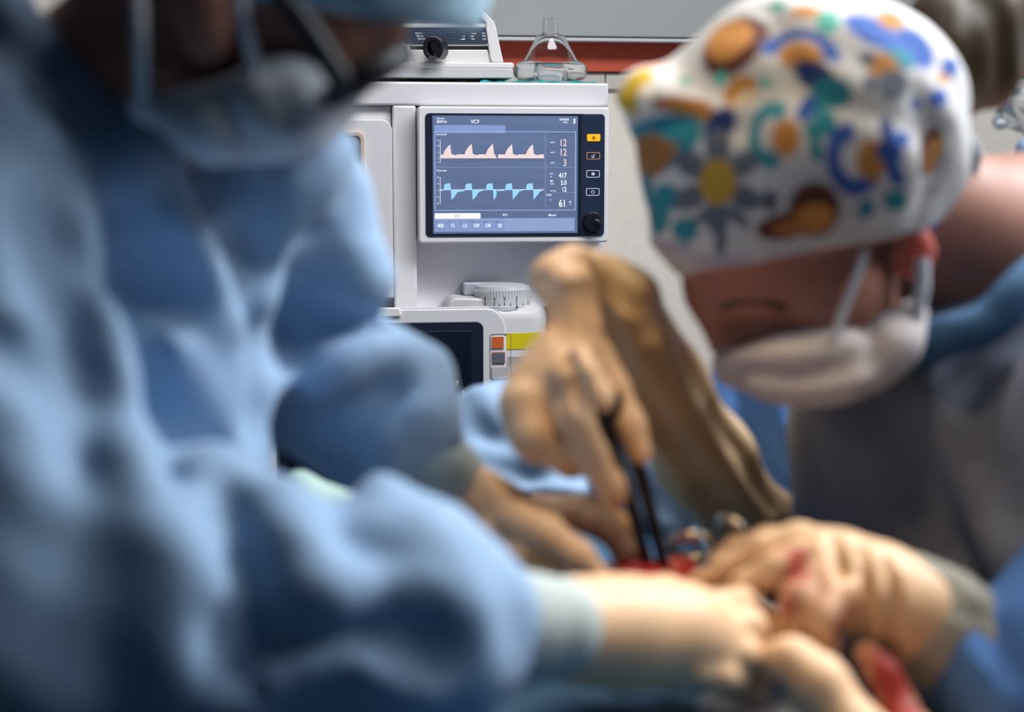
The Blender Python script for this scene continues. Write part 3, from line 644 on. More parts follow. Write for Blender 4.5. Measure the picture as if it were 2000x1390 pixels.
mb.lathe(out + inn, (0, 0, 0), 'z', 48, ring=True).build('connector', 'clear_plastic', fm, angle=50)
out = [(66 * s, hz(126)), (54 * s, hz(120)), (40 * s, hz(96)), (30 * s, hz(76)), (26 * s, hz(70))]
MB().lathe(out + [(r_ - .0016, z - .001) for r_, z in out[::-1]], (0, 0, 0), 'z', 64, 1.0, .85, True).build('dome', 'clear_plastic', fm, angle=50)
tor = []
for t in np.linspace(0, 2 * math.pi, 20, endpoint=False): tor.append(((50 + 22 * math.cos(t)) * s, hz(140) + 18 * s * math.sin(t)))
vs = []; fs = []; n = 64
for i in range(n):
    a = 2 * math.pi * i / n
    for r_, z in tor: vs.append((r_ * math.cos(a), r_ * math.sin(a) * .85, z + .003 * math.cos(2 * a) * (1 if z > hz(140) else .0)))
for i in range(n):
    for q in range(20): j = (i + 1) % n; p = (q + 1) % 20; fs.append((i * 20 + q, j * 20 + q, j * 20 + p, i * 20 + p))
MB().add(vs, fs).build('cushion', 'hazy_plastic', fm)
for o in (('connector'),): pass
# ------------------------------------------------------------------ people
def person(name, me, loc, label):
    """the body mesh is the person; its origin is set at the feet"""
    me.transform(Matrix.Translation(-Vector(loc))); o = link(name, me, 'skin'); o.location = loc
    return tag(o, label, 'person')
def wear(name, me, m, who):
    me.transform(Matrix.Translation(-who.location)); o = link(name, me, m, who); return o
def wtube(name, pts, rad, m, who, n=10, closed=False):
    mb = MB().tube(pts, rad, n, closed); mb.v = [tuple(np.array(v) - np.array(who.location)) for v in mb.v]; return mb.build(name, m, who)
def field(h, *chains, extra=()): lo, hi = bounds(chains, extra); return Field(lo, hi, h)
# ======================= surgeon at the left (faces right, head bowed) =======================
HY = .95
skull = C((520, -120, HY, 262)); face = C((560, 60, HY, 205), (530, 170, HY, 118)); neck = C((430, 0, .96, 190), (240, 170, .97, 175), (60, 330, .99, 170))
LX, LY = -.36, 1.0
legs = [[(np.array([LX + .05, LY + sy, .95]), .09), (np.array([LX + .03, LY + sy, .5]), .06), (np.array([LX, LY + sy, .09]), .045), (np.array([LX + .14, LY + sy * 1.1, .045]), .04)] for sy in (-.1, .1)]
trunk = C((60, 380, .99, 190), (20, 900, 1.0, 240)) + [(np.array([LX + .04, LY, .95]), .11)]
larm = C((30, 430, .84, 90), (-10, 820, .80, 110), (80, 1230, .79, 110), (600, 1220, .82, 80), (960, 1228, .86, 60))
farm = C((470, 430, 1.12, 90), (560, 740, 1.12, 80), (760, 860, 1.1, 70), (905, 965, 1.09, 50))
f = field(.005, skull, face, neck, trunk, *legs, larm, farm)
f.chain(skull, 0).chain(face, .04).chain(neck, .03).chain(trunk, .05).chain(larm, .04).chain(farm, .04)
for l in legs: f.chain(l, .04)
f.chain(C((690, 130, HY, 26), (704, 172, HY, 22)), .015)            # nose
f.ell(P(640, 40, HY), (.045, .062, .018), k=.02)                      # brow
for yy in (-.03, .03): f.ridge(Q((735, 108, HY + yy * 1.0), (720, 118, HY + yy)), .014, -.007)   # eye sockets
f.chain(C((560, 215, HY, 60)), .03)                                   # chin
f.ridge(Q((610, 215, HY - .02), (610, 215, HY + .02)), .006, -.004)   # mouth
for yy in (.865, 1.035): f.ell(P(400, 20, yy), (.017, .012, .032), k=.008)   # ears
me = f.mesh('person'); stain(me, [(Q((700, 150, .9), (640, 120, .9)), .02, .25)])
surgeon = person('person', me, (LX, LY, 0), 'surgeon in a pale blue cap, black glasses and blue gown bending in from the left')
# cap
capc = C((620, -110, HY, 300), (480, -150, HY, 312)); cap2 = C((705, -62, HY, 218)); f = field(.004, capc, cap2); f.chain(capc, .06).chain(cap2, .06)
for i in range(12):
    x = 470 + i * 42; f.ridge(Q((x - 40, -160, HY - .075), (x, 70, HY - .08 + .002 * abs(i - 5))), .007, -.006)
a, b, c = P(493, 2, HY), P(800, 46, HY), P(493, 2, HY + .2); n = np.cross(b - a, c - a); n = n * np.sign(n @ np.array([0, 0, -1])); f.cut(a, n)
cap = wear('surgical_cap', f.mesh('surgical_cap'), 'cap_blue', surgeon)
# mask
m1 = C((275, 205, .885, 34), (420, 245, .875, 40), (555, 212, .89, 68), (640, 190, .92, 40)); m2 = C((275, 205, 1.01, 34), (420, 245, 1.02, 40), (555, 212, 1.0, 68), (640, 190, .98, 40))
f = field(.004, m1, m2); f.chain(m1, .03).chain(m2, .03)
f.chain(C((640, 190, .92, 40), (640, 190, .98, 40)), .03).chain(C((420, 245, .875, 38), (420, 250, 1.02, 38)), .03).chain(C((555, 212, .89, 66), (555, 215, 1.0, 66)), .03)
for yy in (.84, .86):
    f.ridge(Q((470, 170, yy), (520, 250, yy), (640, 262, yy)), .010, .004); f.ridge(Q((450, 215, yy), (500, 290, yy)), .008, -.005); f.ridge(Q((540, 160, yy), (560, 225, yy), (650, 235, yy)), .009, -.004)
mask = wear('face_mask', f.mesh('face_mask'), 'mask_white', surgeon)
wtube('mask_strap', smooth_line(Q((268, -60, .862), (272, 60, .852), (280, 200, .872))), .0042, 'strap', surgeon)
wtube('mask_strap', smooth_line(Q((455, -60, .845), (474, 30, .845), (500, 140, .862))), .0035, 'strap', surgeon)
# glasses
gl = None
for k, (ya, yb) in enumerate(((.862, .935), (.965, 1.038))):
    pts = []
    for t in np.linspace(0, 2 * math.pi, 28, endpoint=False):
        u_, v_ = math.cos(t), math.sin(t); pts.append(P(718 + 72 * v_ + 6 * u_, 150 - 44 * v_, (ya + yb) / 2 + (yb - ya) / 2 * u_))
    g_ = wtube('rim', pts, .0072, 'glasses', surgeon, 10, True)
    if gl is None: gl = g_; gl.name = 'eyeglasses'
    else: g_.parent = gl
    mb = MB(); c0 = np.mean(pts, 0); nrm = np.cross(pts[0] - c0, pts[7] - c0); nrm = nrm / np.linalg.norm(nrm) * .0008
    L0 = np.array(surgeon.location); n = len(pts); mb.add([c0 - L0 + nrm, c0 - L0 - nrm] + [p - L0 + nrm for p in pts] + [p - L0 - nrm for p in pts], [(0, 2 + i, 2 + (i + 1) % n) for i in range(n)] + [(1, 2 + n + (i + 1) % n, 2 + n + i) for i in range(n)] + [(2 + i, 2 + n + i, 2 + n + (i + 1) % n, 2 + (i + 1) % n) for i in range(n)])
    mb.build('lens', 'lens', gl)
    yt = .850 if k == 0 else 1.05
    w = wtube('temple', smooth_line(Q((540, -20, yt - .004), (600, 55, yt), (660, 150, yt + .006), (672, 175, ya if k == 0 else yb))), .0068, 'glasses', surgeon); w.parent = gl
w = wtube('bridge', Q((735, 138, .93), (745, 128, .95), (735, 138, .97)), .004, 'glasses', surgeon); w.parent = gl
# gown
GX = np.array([-.30, .98, .18])
torso = C((180, 430, 1.02, 330), (230, 700, 1.02, 290), (190, 900, 1.02, 300), (60, 1150, 1.02, 330)) + [(np.array([-.36, 1.0, .75]), .17), (np.array([-.36, 1.0, .22]), .22)]
shoulder_n = C((0, 330, .90, 190), (-40, 560, .84, 205), (-30, 850, .81, 240), (40, 1180, .80, 290))
near_s = C((60, 1230, .80, 290), (260, 1170, .82, 250), (460, 1178, .83, 212), (660, 1205, .84, 186), (820, 1215, .85, 180), (890, 1235, .855, 140))
far_up = C((455, 400, 1.10, 150), (555, 425, 1.10, 112), (608, 515, 1.10, 94), (682, 566, 1.09, 46))
far_s = C((570, 745, 1.12, 105), (668, 762, 1.10, 128), (768, 836, 1.10, 106), (828, 892, 1.10, 82))
collar = C((-60, 30, .93, 120), (100, 270, .92, 112), (270, 400, .93, 118))
front = C((470, 380, 1.0, 90), (575, 345, 1.02, 68))
f = field(.006, torso, shoulder_n, near_s, far_up, far_s, collar)
f.chain(torso, .05).chain(shoulder_n, .05).chain(near_s, .05).chain(far_up, .04).chain(collar, .03).chain(front, .04)
for sy in (-.1, .1): f.chain([(np.array([LX + .03, LY + sy, .95]), .12), (np.array([LX + .01, LY + sy, .25]), .13)], .05)
g = field(.006, torso, shoulder_n, near_s, far_up, far_s, collar); g.chain(C((610, 540, 1.12, 86), (585, 740, 1.12, 98)), .03).chain(far_s, .03).chain(C((695, 866, 1.12, 76), (750, 900, 1.11, 70)), .03); f.d = Field.smin(f.d, g.d, .012)
nsf = lambda pts, Y=.0: [P(a, b, Y) for a, b in pts]
R_, V_ = 1, -1
# folds over the near sleeve
FL = [
    ([(345, 1090), (290, 980), (245, 880)], .015, .014), ([(345, 1090), (378, 1000), (430, 905)], .014, .015), ([(345, 1090), (325, 1190), (350, 1320)], .018, .017), ([(345, 1090), (450, 1150), (600, 1168), (800, 1140), (930, 1180)], .012, .010),
    ([(560, 985), (600, 1080), (640, 1160)], .018, .014), ([(430, 905), (520, 1000), (560, 1100)], .011, .010), ([(830, 1040), (730, 1120), (640, 1165)], .014, .010), ([(840, 1050), (900, 1140), (930, 1300)], .016, .010),
    ([(480, 1370), (560, 1300), (690, 1285), (820, 1340)], .012, .013), ([(470, 1320), (560, 1258), (700, 1250), (830, 1310)], .010, -.012),
    ([(322, 930), (345, 1030)], .011, -.014), ([(445, 970), (420, 1060), (480, 1115)], .017, -.016), ([(655, 1050), (700, 1105), (740, 1110)], .014, -.014), ([(410, 1240), (480, 1200), (580, 1215)], .016, -.010), ([(700, 1215), (880, 1240)], .014, -.006),
    ([(230, 860), (215, 760), (180, 620)], .014, .014), ([(160, 880), (120, 760), (60, 700)], .016, -.012), ([(60, 450), (110, 600), (210, 800)], .018, -.020), ([(20, 380), (60, 560), (100, 640)], .020, .014),
    ([(0, 690), (80, 720), (130, 780)], .010, -.012), ([(90, 330), (150, 480), (240, 640), (300, 840)], .014, -.016)]
# folds down the chest and over the far sleeve
FL += [
    ([(255, 310), (280, 390), (360, 450), (430, 540), (465, 650), (470, 760)], .018, .018), ([(270, 430), (290, 520), (310, 590)], .022, -.022),
    ([(0, 190), (80, 300), (150, 450), (195, 580), (225, 720), (240, 860)], .012, .014), ([(60, 380), (100, 480), (140, 600), (180, 760)], .012, -.014),
    ([(420, 350), (470, 470), (500, 620), (500, 800)], .026, -.022), ([(600, 310), (555, 430), (530, 560), (510, 700)], .010, .012), ([(640, 280), (620, 380), (600, 470)], .016, .014),
    ([(600, 440), (600, 520), (570, 600)], .020, -.018), ([(670, 290), (705, 420), (740, 550)], .022, .014), ([(330, 305), (450, 312), (610, 305)], .008, .009), ([(320, 640), (400, 760), (470, 870)], .010, .010),
    ([(520, 700), (620, 640), (720, 640)], .014, -.018), ([(640, 740), (720, 690), (850, 700)], .020, .018),
    ([(560, 830), (680, 800), (760, 760)], .014, -.016), ([(900, 830), (930, 850)], .010, -.010), ([(740, 960), (760, 860), (860, 780)], .016, .012), ([(640, 980), (700, 900)], .014, -.010)]
FL = [(a_, b_ * (1.05 if c_ > 0 else 1), c_ * 1.4) for a_, b_, c_ in FL]
f.folds(FL, 1.7); f.wave(.0030, (38, 30, 26), .6); f.wave(.0014, (90, 70, 80), 2.0)
gown = wear('gown', f.mesh('gown', 3), 'gown_blue', surgeon)
def cuff(name, pts, who, m='knit_cuff', rib=True):
    f = field(.0035, pts); f.chain(pts, .01)
    return wear(name, f.mesh(name), m, who)
cuff('cuff', C((880, 1232, .862, 128), (1000, 1226, .872, 108), (1085, 1226, .882, 100)), surgeon)
cuff('cuff', C((800, 880, 1.095, 84), (860, 925, 1.09, 76), (888, 945, 1.09, 68)), surgeon)
# hands: palm chain, fingers as separate chains, thumb from the side of the palm
def hand(name, who, palm, fingers, spots=(), m='latex', creases=(), h=.0028):
    f = field(h, palm, *fingers); f.chain(palm, .018)
    for q in fingers:
        g = field(h, palm, *fingers).chain(q, .006); f.d = Field.smin(f.d, g.d, .0035)
    
    f.folds(creases)
    me = f.mesh(name); stain(me, spots); return wear(name, me, m, who)
hn = C((1060, 1226, .885, 92), (1140, 1232, .90, 93), (1230, 1236, .915, 100), (1330, 1240, .93, 92), (1400, 1250, .94, 62))
hn2 = C((1250, 1195, .94, 68), (1370, 1200, .955, 46))
f_n = [C((1385, 1185, .955, 34), (1450, 1178, .965, 30), (1490, 1205, .975, 26), (1500, 1245, .98, 22)), C((1400, 1228, .935, 36), (1465, 1222, .945, 31), (1500, 1250, .96, 27), (1500, 1290, .965, 22)),
       C((1390, 1275, .92, 36), (1450, 1275, .93, 31), (1486, 1295, .945, 27), (1490, 1325, .955, 22)), C((1350, 1308, .905, 32), (1410, 1318, .915, 27), (1450, 1330, .93, 22), (1480, 1345, .94, 19)),
       C((1230, 1170, .97, 42), (1300, 1155, .985, 32), (1370, 1170, 1.0, 26), (1420, 1190, 1.005, 22))]
hand('glove', surgeon, hn, f_n + [hn2])
hf = C((872, 940, 1.092, 60), (930, 985, 1.085, 62), (990, 1022, 1.08, 60), (1035, 1035, 1.085, 48))
f_f = [C((1005, 1015, 1.05, 42), (1065, 1040, 1.035, 36), (1128, 1084, 1.03, 31), (1172, 1130, 1.03, 25)),
       C((1030, 1000, 1.12, 36), (1110, 1000, 1.13, 32), (1185, 1030, 1.13, 28), (1222, 1080, 1.125, 25), (1218, 1130, 1.12, 21)),
       C((1040, 995, 1.15, 32), (1140, 992, 1.16, 27), (1225, 1030, 1.16, 24), (1255, 1085, 1.155, 20)),
       C((1040, 1000, 1.18, 28), (1130, 1000, 1.19, 24), (1200, 1030, 1.19, 20), (1230, 1075, 1.19, 17)),
       C((960, 1045, 1.06, 40), (1020, 1085, 1.04, 30), (1070, 1115, 1.04, 25), (1100, 1130, 1.045, 20))]
hand('glove', surgeon, hf, f_f, [(Q((1150, 1020, 1.10), (1225, 1070, 1.10), (1222, 1120, 1.10)), .024, .6), (Q((1190, 1120, 1.09), (1230, 1130, 1.09)), .018, .9)], creases=[([(870 + i * 14, 915 + i * 6), (890 + i * 14, 980 + i * 6), (860 + i * 14, 1040 + i * 4)], .004, -.004) for i in range(6)])
# ======================= surgeon at the right (faces left, head bowed) =======================
RY = 1.16; RX = .50
skull = C((1600, 250, RY + .01, 245)); face = C((1500, 470, RY - .01, 172), (1545, 575, RY - .01, 140)); neck = C((1740, 400, RY + .03, 150), (1880, 470, RY + .06, 148), (2000, 475, RY + .09, 152), (2060, 560, RY + .1, 140))
legs = [[(np.array([RX + .02, RY + .1 + sy, .95]), .09), (np.array([RX, RY + .1 + sy, .5]), .06), (np.array([RX + .02, RY + .1 + sy, .09]), .045), (np.array([RX - .12, RY + .1 + sy, .045]), .04)] for sy in (-.1, .1)]
trunk = C((2020, 520, RY + .09, 150), (1960, 800, RY + .09, 190), (1980, 1100, RY + .09, 210)) + [(np.array([RX + .02, RY + .1, .95]), .11)]
narm = C((2230, 700, 1.07, 70), (2200, 1100, 1.04, 70), (1990, 1320, .99, 60), (1800, 1200, 1.0, 60))
rarm = C((1900, 700, 1.36, 50), (1620, 790, 1.43, 40), (1520, 960, 1.41, 36), (1500, 1045, 1.34, 34), (1300, 760, 1.22, 40))
f = field(.005, skull, face, neck, trunk, *legs, narm, rarm)
f.chain(skull, 0).chain(face, .04).chain(neck, .03).chain(trunk, .05).chain(narm, .04).chain(rarm, .04)
for l in legs: f.chain(l, .04)
f.chain(C((1400, 590, RY - .01, 48), (1372, 580, RY, 30)), .03)                         # forehead to brow
f.chain(C((1405, 620, RY - .005, 26), (1412, 672, RY - .005, 24)), .02)                  # nose
f.chain(C((1500, 690, RY - .005, 60)), .03); f.chain(C((1640, 600, RY - .02, 110)), .03)
for yy in (-.050, .035): f.ridge(Q((1450, 650, RY + yy), (1510, 645, RY + yy)), .013, -.012); f.ridge(Q((1400, 610, RY + yy), (1480, 610, RY + yy)), .008, .005)
f.ridge(Q((1470, 650, RY - .062), (1500, 655, RY - .062)), .006, .004)                   # lid
f.ell(P(1786, 492, RY - .045), (.016, .011, .022), k=.006); f.ridge(Q((1770, 480, RY - .06), (1780, 510, RY - .06)), .006, -.006); f.ell(P(1700, 420, RY + .12), (.016, .011, .022), k=.006)
f.folds([([(1455, 652), (1500, 648), (1545, 650)], .014, -.012), ([(1400, 612), (1470, 606), (1540, 618)], .007, .005), ([(1470, 660), (1520, 662)], .004, .005), ([(1560, 560), (1600, 640)], .03, -.004)])
me = f.mesh('person'); stain(me, [(Q((1805, 470, RY - .05), (1790, 520, RY - .05)), .022, .8), (Q((1350, 570, RY - .06), (1500, 570, RY - .08)), .03, .25)])
nurse = person('person', me, (RX, RY + .1, 0), 'surgeon in a white flowered cap and grey gown leaning in from the right')
def brow(name, pts, r):
    pts = [nurse_f.hit(x, y) for x, y in pts]; pts = [v for v in pts if v is not None]; return wtube(name, smooth_line(pts), r, 'hair', nurse, 8)
nurse_f = f
brow('eyebrow', ((1412, 600), (1450, 590), (1500, 592), (1535, 604)), .0036); brow('eyelashes', ((1462, 664), (1490, 672), (1522, 668)), .0022)
# flowered cap
capc = [C((1580, 265, RY, 282)), C((1475, 305, RY, 222)), C((1690, 245, RY, 172)), C((1600, 195, RY, 196)), C((1475, 212, RY, 150)), C((1330, 222, RY - .02, 74)), C((1250, 190, RY - .03, 48)), C((1395, 430, RY - .01, 112)), C((1640, 400, RY, 160)), C((1510, 415, RY, 172)), C((1780, 330, RY, 84)), C((1760, 165, RY, 96))]
f = field(.003, *capc)
for c_ in capc: f.chain(c_, .03)
f.folds((([(1200, 225), (1330, 232), (1450, 250)], .010, -.007), ([(1220, 210), (1300, 200), (1400, 230)], .014, .006), ([(1500, 20), (1560, 160), (1700, 220), (1850, 260)], .010, -.005), ([(1330, 120), (1430, 190), (1560, 160)], .016, -.005), ([(1260, 470), (1400, 500), (1600, 490), (1780, 420)], .010, .004), ([(1800, 200), (1830, 320), (1790, 420)], .012, -.006)))
f.wave(.0018, (60, 50, 55), .3)
a, b = P(1335, 545, RY - .06), P(1810, 448, RY - .06); c = P(1420, 560, RY + .1); n = np.cross(b - a, c - a); n = n * np.sign(n @ np.array([-.2, 0, -1.])); f.cut(a, n)
me = f.mesh('surgical_cap'); V = verts(me); NN = norms(me); PX = proj(V); vis = (NN @ np.array([0, -1., 0.15])) > .12
base = np.tile(np.array([.62, .61, .60]), (len(V), 1))
OR, BR, TL, BL, GY, DB, GN, YL = (.55, .24, .05), (.10, .025, .012), (.02, .24, .30), (.02, .09, .38), (.12, .14, .18), (.02, .04, .16), (.10, .46, .36), (.62, .42, .03)
def blob(px, py, rx, ry, ang, col, ring=0.0, gap=None):
    """one printed petal or heart: an ellipse (or ring) laid on the cap's surface round the point of the cloth seen there"""
    d = np.hypot(*(PX - (px, py)).T); d = np.where(vis, d, 1e9); i = int(np.argmin(d))
    if d[i] > 60: return
    c, nr = V[i], NN[np.argsort(d)[:40]].mean(0); nr = nr / np.linalg.norm(nr); s = np.linalg.norm(c - CAM) / F
    def axis(t):
        w = RT * math.cos(t) - UP * math.sin(t); view = (c - CAM) / np.linalg.norm(c - CAM)
        q = w - view * (w @ nr) / (view @ nr) if abs(view @ nr) > .25 else w - nr * (w @ nr); k = np.linalg.norm(q); return q / k, min(k, 2.5)
    e1, k1 = axis(math.radians(ang)); e2, k2 = axis(math.radians(ang + 90))
    G = np.linalg.inv(np.array([[1, e1 @ e2], [e1 @ e2, 1]])); q = V - c; ab = np.stack([q @ e1, q @ e2], 1) @ G
    u_, v_ = ab[:, 0] / (rx * s * k1), ab[:, 1] / (ry * s * k2); r = np.hypot(u_, v_); ok = np.abs(q @ nr) < .05
    w = np.clip((1.08 - r) / .16, 0, 1) * ok
    if ring: w = w * np.clip((r - ring + .08) / .16, 0, 1)
    if gap is not None: w = w * (np.abs((np.degrees(np.arctan2(v_, u_)) - gap[0] + 180) % 360 - 180) > gap[1])
    base[:] = base * (1 - w[:, None]) + np.array(col) * w[:, None]
def flower(px, py, r, heart, petal, ang=0, petals=5):
    for k in range(petals): t = math.radians(ang + 360 * k / petals); blob(px + r * 1.35 * math.cos(t), py + r * 1.35 * math.sin(t), r * .62, r * .5, math.degrees(t), petal)
    blob(px, py, r * .85, r, ang, heart)
blob(1432, 80, 72, 40, -32, BR); blob(1420, 75, 48, 30, -32, OR); blob(1392, 50, 14, 26, 40, YL)
blob(1560, 100, 70, 44, 0, BL, .55, (90, 70)); blob(1560, 108, 40, 26, 0, OR)
blob(1590, 145, 44, 26, 30, DB); blob(1632, 185, 34, 30, 0, TL); blob(1600, 190, 20, 40, 20, TL)
blob(1708, 58, 62, 22, 28, BL); blob(1742, 40, 26, 16, 20, OR); blob(1790, 95, 46, 26, 50, BL); blob(1760, 110, 30, 16, 30, TL)
blob(1725, 130, 34, 26, 30, OR); blob(1690, 115, 16, 14, 0, GY); blob(1745, 170, 30, 30, 40, GY); blob(1700, 165, 12, 20, 0, GY)
blob(1500, 262, 42, 66, 8, TL, .48, (0, 52)); blob(1532, 268, 27, 36, 0, OR); blob(1598, 250, 24, 20, 0, TL); blob(1575, 215, 16, 26, 30, BL); blob(1615, 240, 20, 26, 0, TL); blob(1590, 300, 14, 24, -20, TL)
blob(1445, 180, 36, 26, -35, OR); blob(1455, 192, 24, 14, -30, (.75, .6, .4)); blob(1405, 155, 12, 16, 20, GN); blob(1497, 162, 14, 9, 0, GN); blob(1335, 160, 9, 9, 0, GN)
blob(1330, 208, 60, 14, 5, (.5, .16, .03)); blob(1352, 222, 44, 20, 10, OR); blob(1240, 165, 40, 20, -50, YL); blob(1285, 130, 40, 14, -40, OR); blob(1222, 200, 22, 26, 0, YL); blob(1258, 195, 16, 30, 0, (.9, .85, .75))
blob(1405, 250, 40, 26, -50, DB); blob(1330, 245, 34, 10, 10, DB)
blob(1268, 290, 60, 52, 0, TL, .55, (120, 60)); blob(1265, 310, 34, 44, 0, (.36, .15, .04)); blob(1305, 260, 30, 16, 20, TL); blob(1300, 385, 32, 24, 30, TL); blob(1280, 420, 18, 40, -10, TL); blob(1335, 450, 26, 24, 0, TL); blob(1258, 370, 14, 30, 0, TL)
for t in range(0, 360, 60): blob(1400 + 56 * math.cos(math.radians(t + 30)), 352 + 66 * math.sin(math.radians(t + 30)), 36, 24, t + 30, GY)
blob(1402, 360, 36, 44, 0, (.50, .30, .03)); blob(1410, 465, 12, 36, 0, GY); blob(1375, 420, 26, 12, -40, GY); blob(1440, 425, 26, 12, 40, GY)
blob(1672, 315, 54, 70, -10, BL, .5, (-20, 58)); blob(1700, 312, 28, 40, 0, OR); blob(1742, 300, 26, 20, 20, BL); blob(1735, 262, 14, 34, -10, DB); blob(1752, 340, 14, 28, -30, BL); blob(1760, 268, 20, 16, 20, BL)
blob(1592, 412, 50, 52, 0, BR); blob(1535, 440, 62, 26, -12, BR); blob(1590, 425, 40, 28, -14, OR); blob(1545, 445, 36, 16, -6, (.4, .15, .04)); blob(1500, 395, 18, 22, 0, GY)
blob(1812, 300, 18, 48, 12, BR); blob(1822, 305, 11, 38, 12, OR); blob(1835, 192, 18, 18, 0, BL); blob(1790, 205, 10, 12, 0, BL); blob(1858, 130, 16, 18, 0, BL); blob(1840, 150, 12, 10, 0, OR); blob(1752, 392, 24, 20, 0, TL); blob(1690, 410, 16, 20, 20, TL)
blob(1575, 20, 30, 10, 0, OR); blob(1520, 15, 14, 10, 0, GN); blob(1620, 40, 22, 22, 0, GN); blob(1300, 480, 40, 12, 10, (.45, .42, .48)); blob(1400, 510, 60, 10, 0, (.45, .42, .48)); blob(1560, 500, 60, 10, -8, (.45, .42, .48))
rs = np.random.default_rng(11); hid = np.where(~vis)[0]
for _ in range(26):                               # the same print on the side that faces away
    i = rs.choice(hid); q = V - V[i]; dd = np.linalg.norm(q, axis=1); c2 = [OR, TL, BL, GY, BR][rs.integers(5)]
    for rad, col in ((.026, c2), (.012, OR)): w = np.clip((rad - dd) / .004, 0, 1)[:, None]; base[:] = base * (1 - w) + np.array(col) * w
at = me.attributes.new('tint', 'FLOAT_COLOR', 'POINT'); at.data.foreach_set('color', np.concatenate([base, np.ones((len(V), 1))], 1).astype(np.float32).ravel())
fcap = wear('surgical_cap', me, 'floral', nurse); fcap['label'] = 'white cap printed with orange, teal and blue flowers'
wtube('cap_tie', smooth_line(Q((1868, 250, RY - .02), (1905, 300, RY), (1890, 360, RY + .01))), .005, 'strap', nurse)
# hair bun and nape
hb = [C((1880, 55, RY + .08, 92)), C((1935, 40, RY + .09, 98)), C((1905, 130, RY + .08, 62)), C((1930, 150, RY + .08, 48)), C((1840, 25, RY + .07, 50)), C((1850, 90, RY + .04, 44)), C((1840, 200, RY + .05, 60))]
f = field(.004, *hb)
for c_ in hb: f.chain(c_, .03)
for i in range(9): f.ridge(smooth_line(Q((1810 + i * 22, -40, RY + .0), (1835 + i * 18, 60, RY - .01), (1880 + i * 8, 190, RY + .03)), 4), .007, -.006 if i % 2 else .005)
f.wave(.002, (130, 60, 40), .2)
wear('hair', f.mesh('hair'), 'hair', nurse)
# mask
m1 = [C((1430, 715, RY - .02, 22), (1520, 722, RY - .045, 36), (1600, 718, RY - .055, 44), (1680, 712, RY - .06, 44), (1745, 668, RY - .055, 38), (1785, 610, RY - .045, 26))]
f = field(.0035, *m1, C((1480, 720, RY + .09, 60)))
f.chain(m1[0], .03).chain(C((1430, 715, RY - .02, 22), (1470, 715, RY + .06, 34)), .03).chain(C((1520, 722, RY - .045, 38), (1530, 722, RY + .07, 40)), .03).chain(C((1600, 718, RY - .05, 44), (1600, 712, RY + .06, 44)), .03)
f.folds((([(1440, 700), (1560, 690), (1660, 660)], .008, .005), ([(1450, 730), (1580, 735), (1700, 700)], .008, -.005), ([(1470, 755), (1600, 765), (1700, 745)], .007, .004), ([(1690, 640), (1720, 720), (1700, 770)], .008, -.005)))
mask2 = wear('face_mask', f.mesh('face_mask'), 'mask_blue', nurse)
wtube('mask_strap', smooth_line(Q((1690, 490, RY - .066), (1662, 570, RY - .075), (1625, 668, RY - .078))), .0032, 'strap', nurse); wtube('mask_strap', smooth_line(Q((1800, 505, RY - .055), (1800, 560, RY - .058), (1788, 620, RY - .06))), .0055, 'strap', nurse)
# gown
torso = C((2020, 560, RY + .10, 190), (1880, 850, RY + .08, 310), (1930, 1150, RY + .08, 350)) + [(np.array([RX + .02, RY + .09, .75]), .17), (np.array([RX + .02, RY + .09, .2]), .21)]
nsl = C((2230, 700, 1.06, 190), (2200, 900, 1.05, 215), (2160, 1100, 1.02, 200))
back = C((2170, 560, RY + .12, 195), (2140, 850, RY + .11, 280), (2120, 1150, RY + .10, 300)); hem = [[(np.array([RX + .01, RY + .1 + sy, .98]), .13), (np.array([RX + .02, RY + .1 + sy, .6]), .14), (np.array([RX + .02, RY + .1 + sy, .2]), .15)] for sy in (-.09, .09)]
f = field(.007, torso, nsl, back, *hem); f.chain(torso, .05).chain(nsl, .05).chain(back, .05)
for c_ in hem: f.chain(c_, .05)

f.folds((([(1600, 760), (1660, 900), (1740, 1060)], .018, .010), ([(1700, 740), (1780, 880), (1860, 1060)], .020, -.012), ([(1830, 780), (1880, 920), (1960, 1100)], .022, .010), ([(1900, 760), (1920, 900), (1990, 1000)], .018, -.010), ([(1590, 860), (1620, 1000)], .012, -.008)))
f.wave(.003, (34, 30, 30), 1.1)
gown2 = wear('gown', f.mesh('gown', 3), 'gown_grey', nurse)
cl = smooth_line(Q((1780, 690, RY - .02), (1840, 660, RY - .045), (1930, 628, RY - .05), (2010, 550, RY - .04), (2100, 470, RY + .02), (2080, 430, RY + .16), (1960, 500, RY + .24), (1840, 620, RY + .16)))
wtube('collar', cl, .016, 'collar_blue', nurse, 14, True)
bs_ = C((1900, 720, 1.40, 100), (1700, 760, 1.44, 110), (1470, 800, 1.42, 92), (1530, 900, 1.41, 88), (1556, 1010, 1.39, 70), (1545, 1060, 1.37, 52)); f = field(.006, bs_); f.chain(bs_, .03)
f.folds((([(1400, 740), (1450, 860), (1520, 960)], .012, .010), ([(1440, 780), (1500, 900), (1560, 960)], .012, -.012), ([(1500, 760), (1560, 900)], .014, .010), ([(1540, 960), (1590, 1040)], .014, .012)))
o = wear('far_sleeve', f.mesh('far_sleeve', 3), 'sleeve_blue', nurse); o.name = 'sleeve'; o['label'] = 'blue sleeve behind the tan forearm'
ns_ = C((2140, 1130, .99, 150), (2050, 1290, .97, 150), (1960, 1330, .97, 128), (1915, 1300, .975, 92)); f = field(.006, ns_); f.chain(ns_, .03)
f.folds((([(1890, 1230), (1920, 1300), (1990, 1390)], .014, .012), ([(1930, 1240), (1960, 1330)], .012, -.012)))
o = wear('sleeve', f.mesh('sleeve', 3), 'sleeve_blue', nurse)
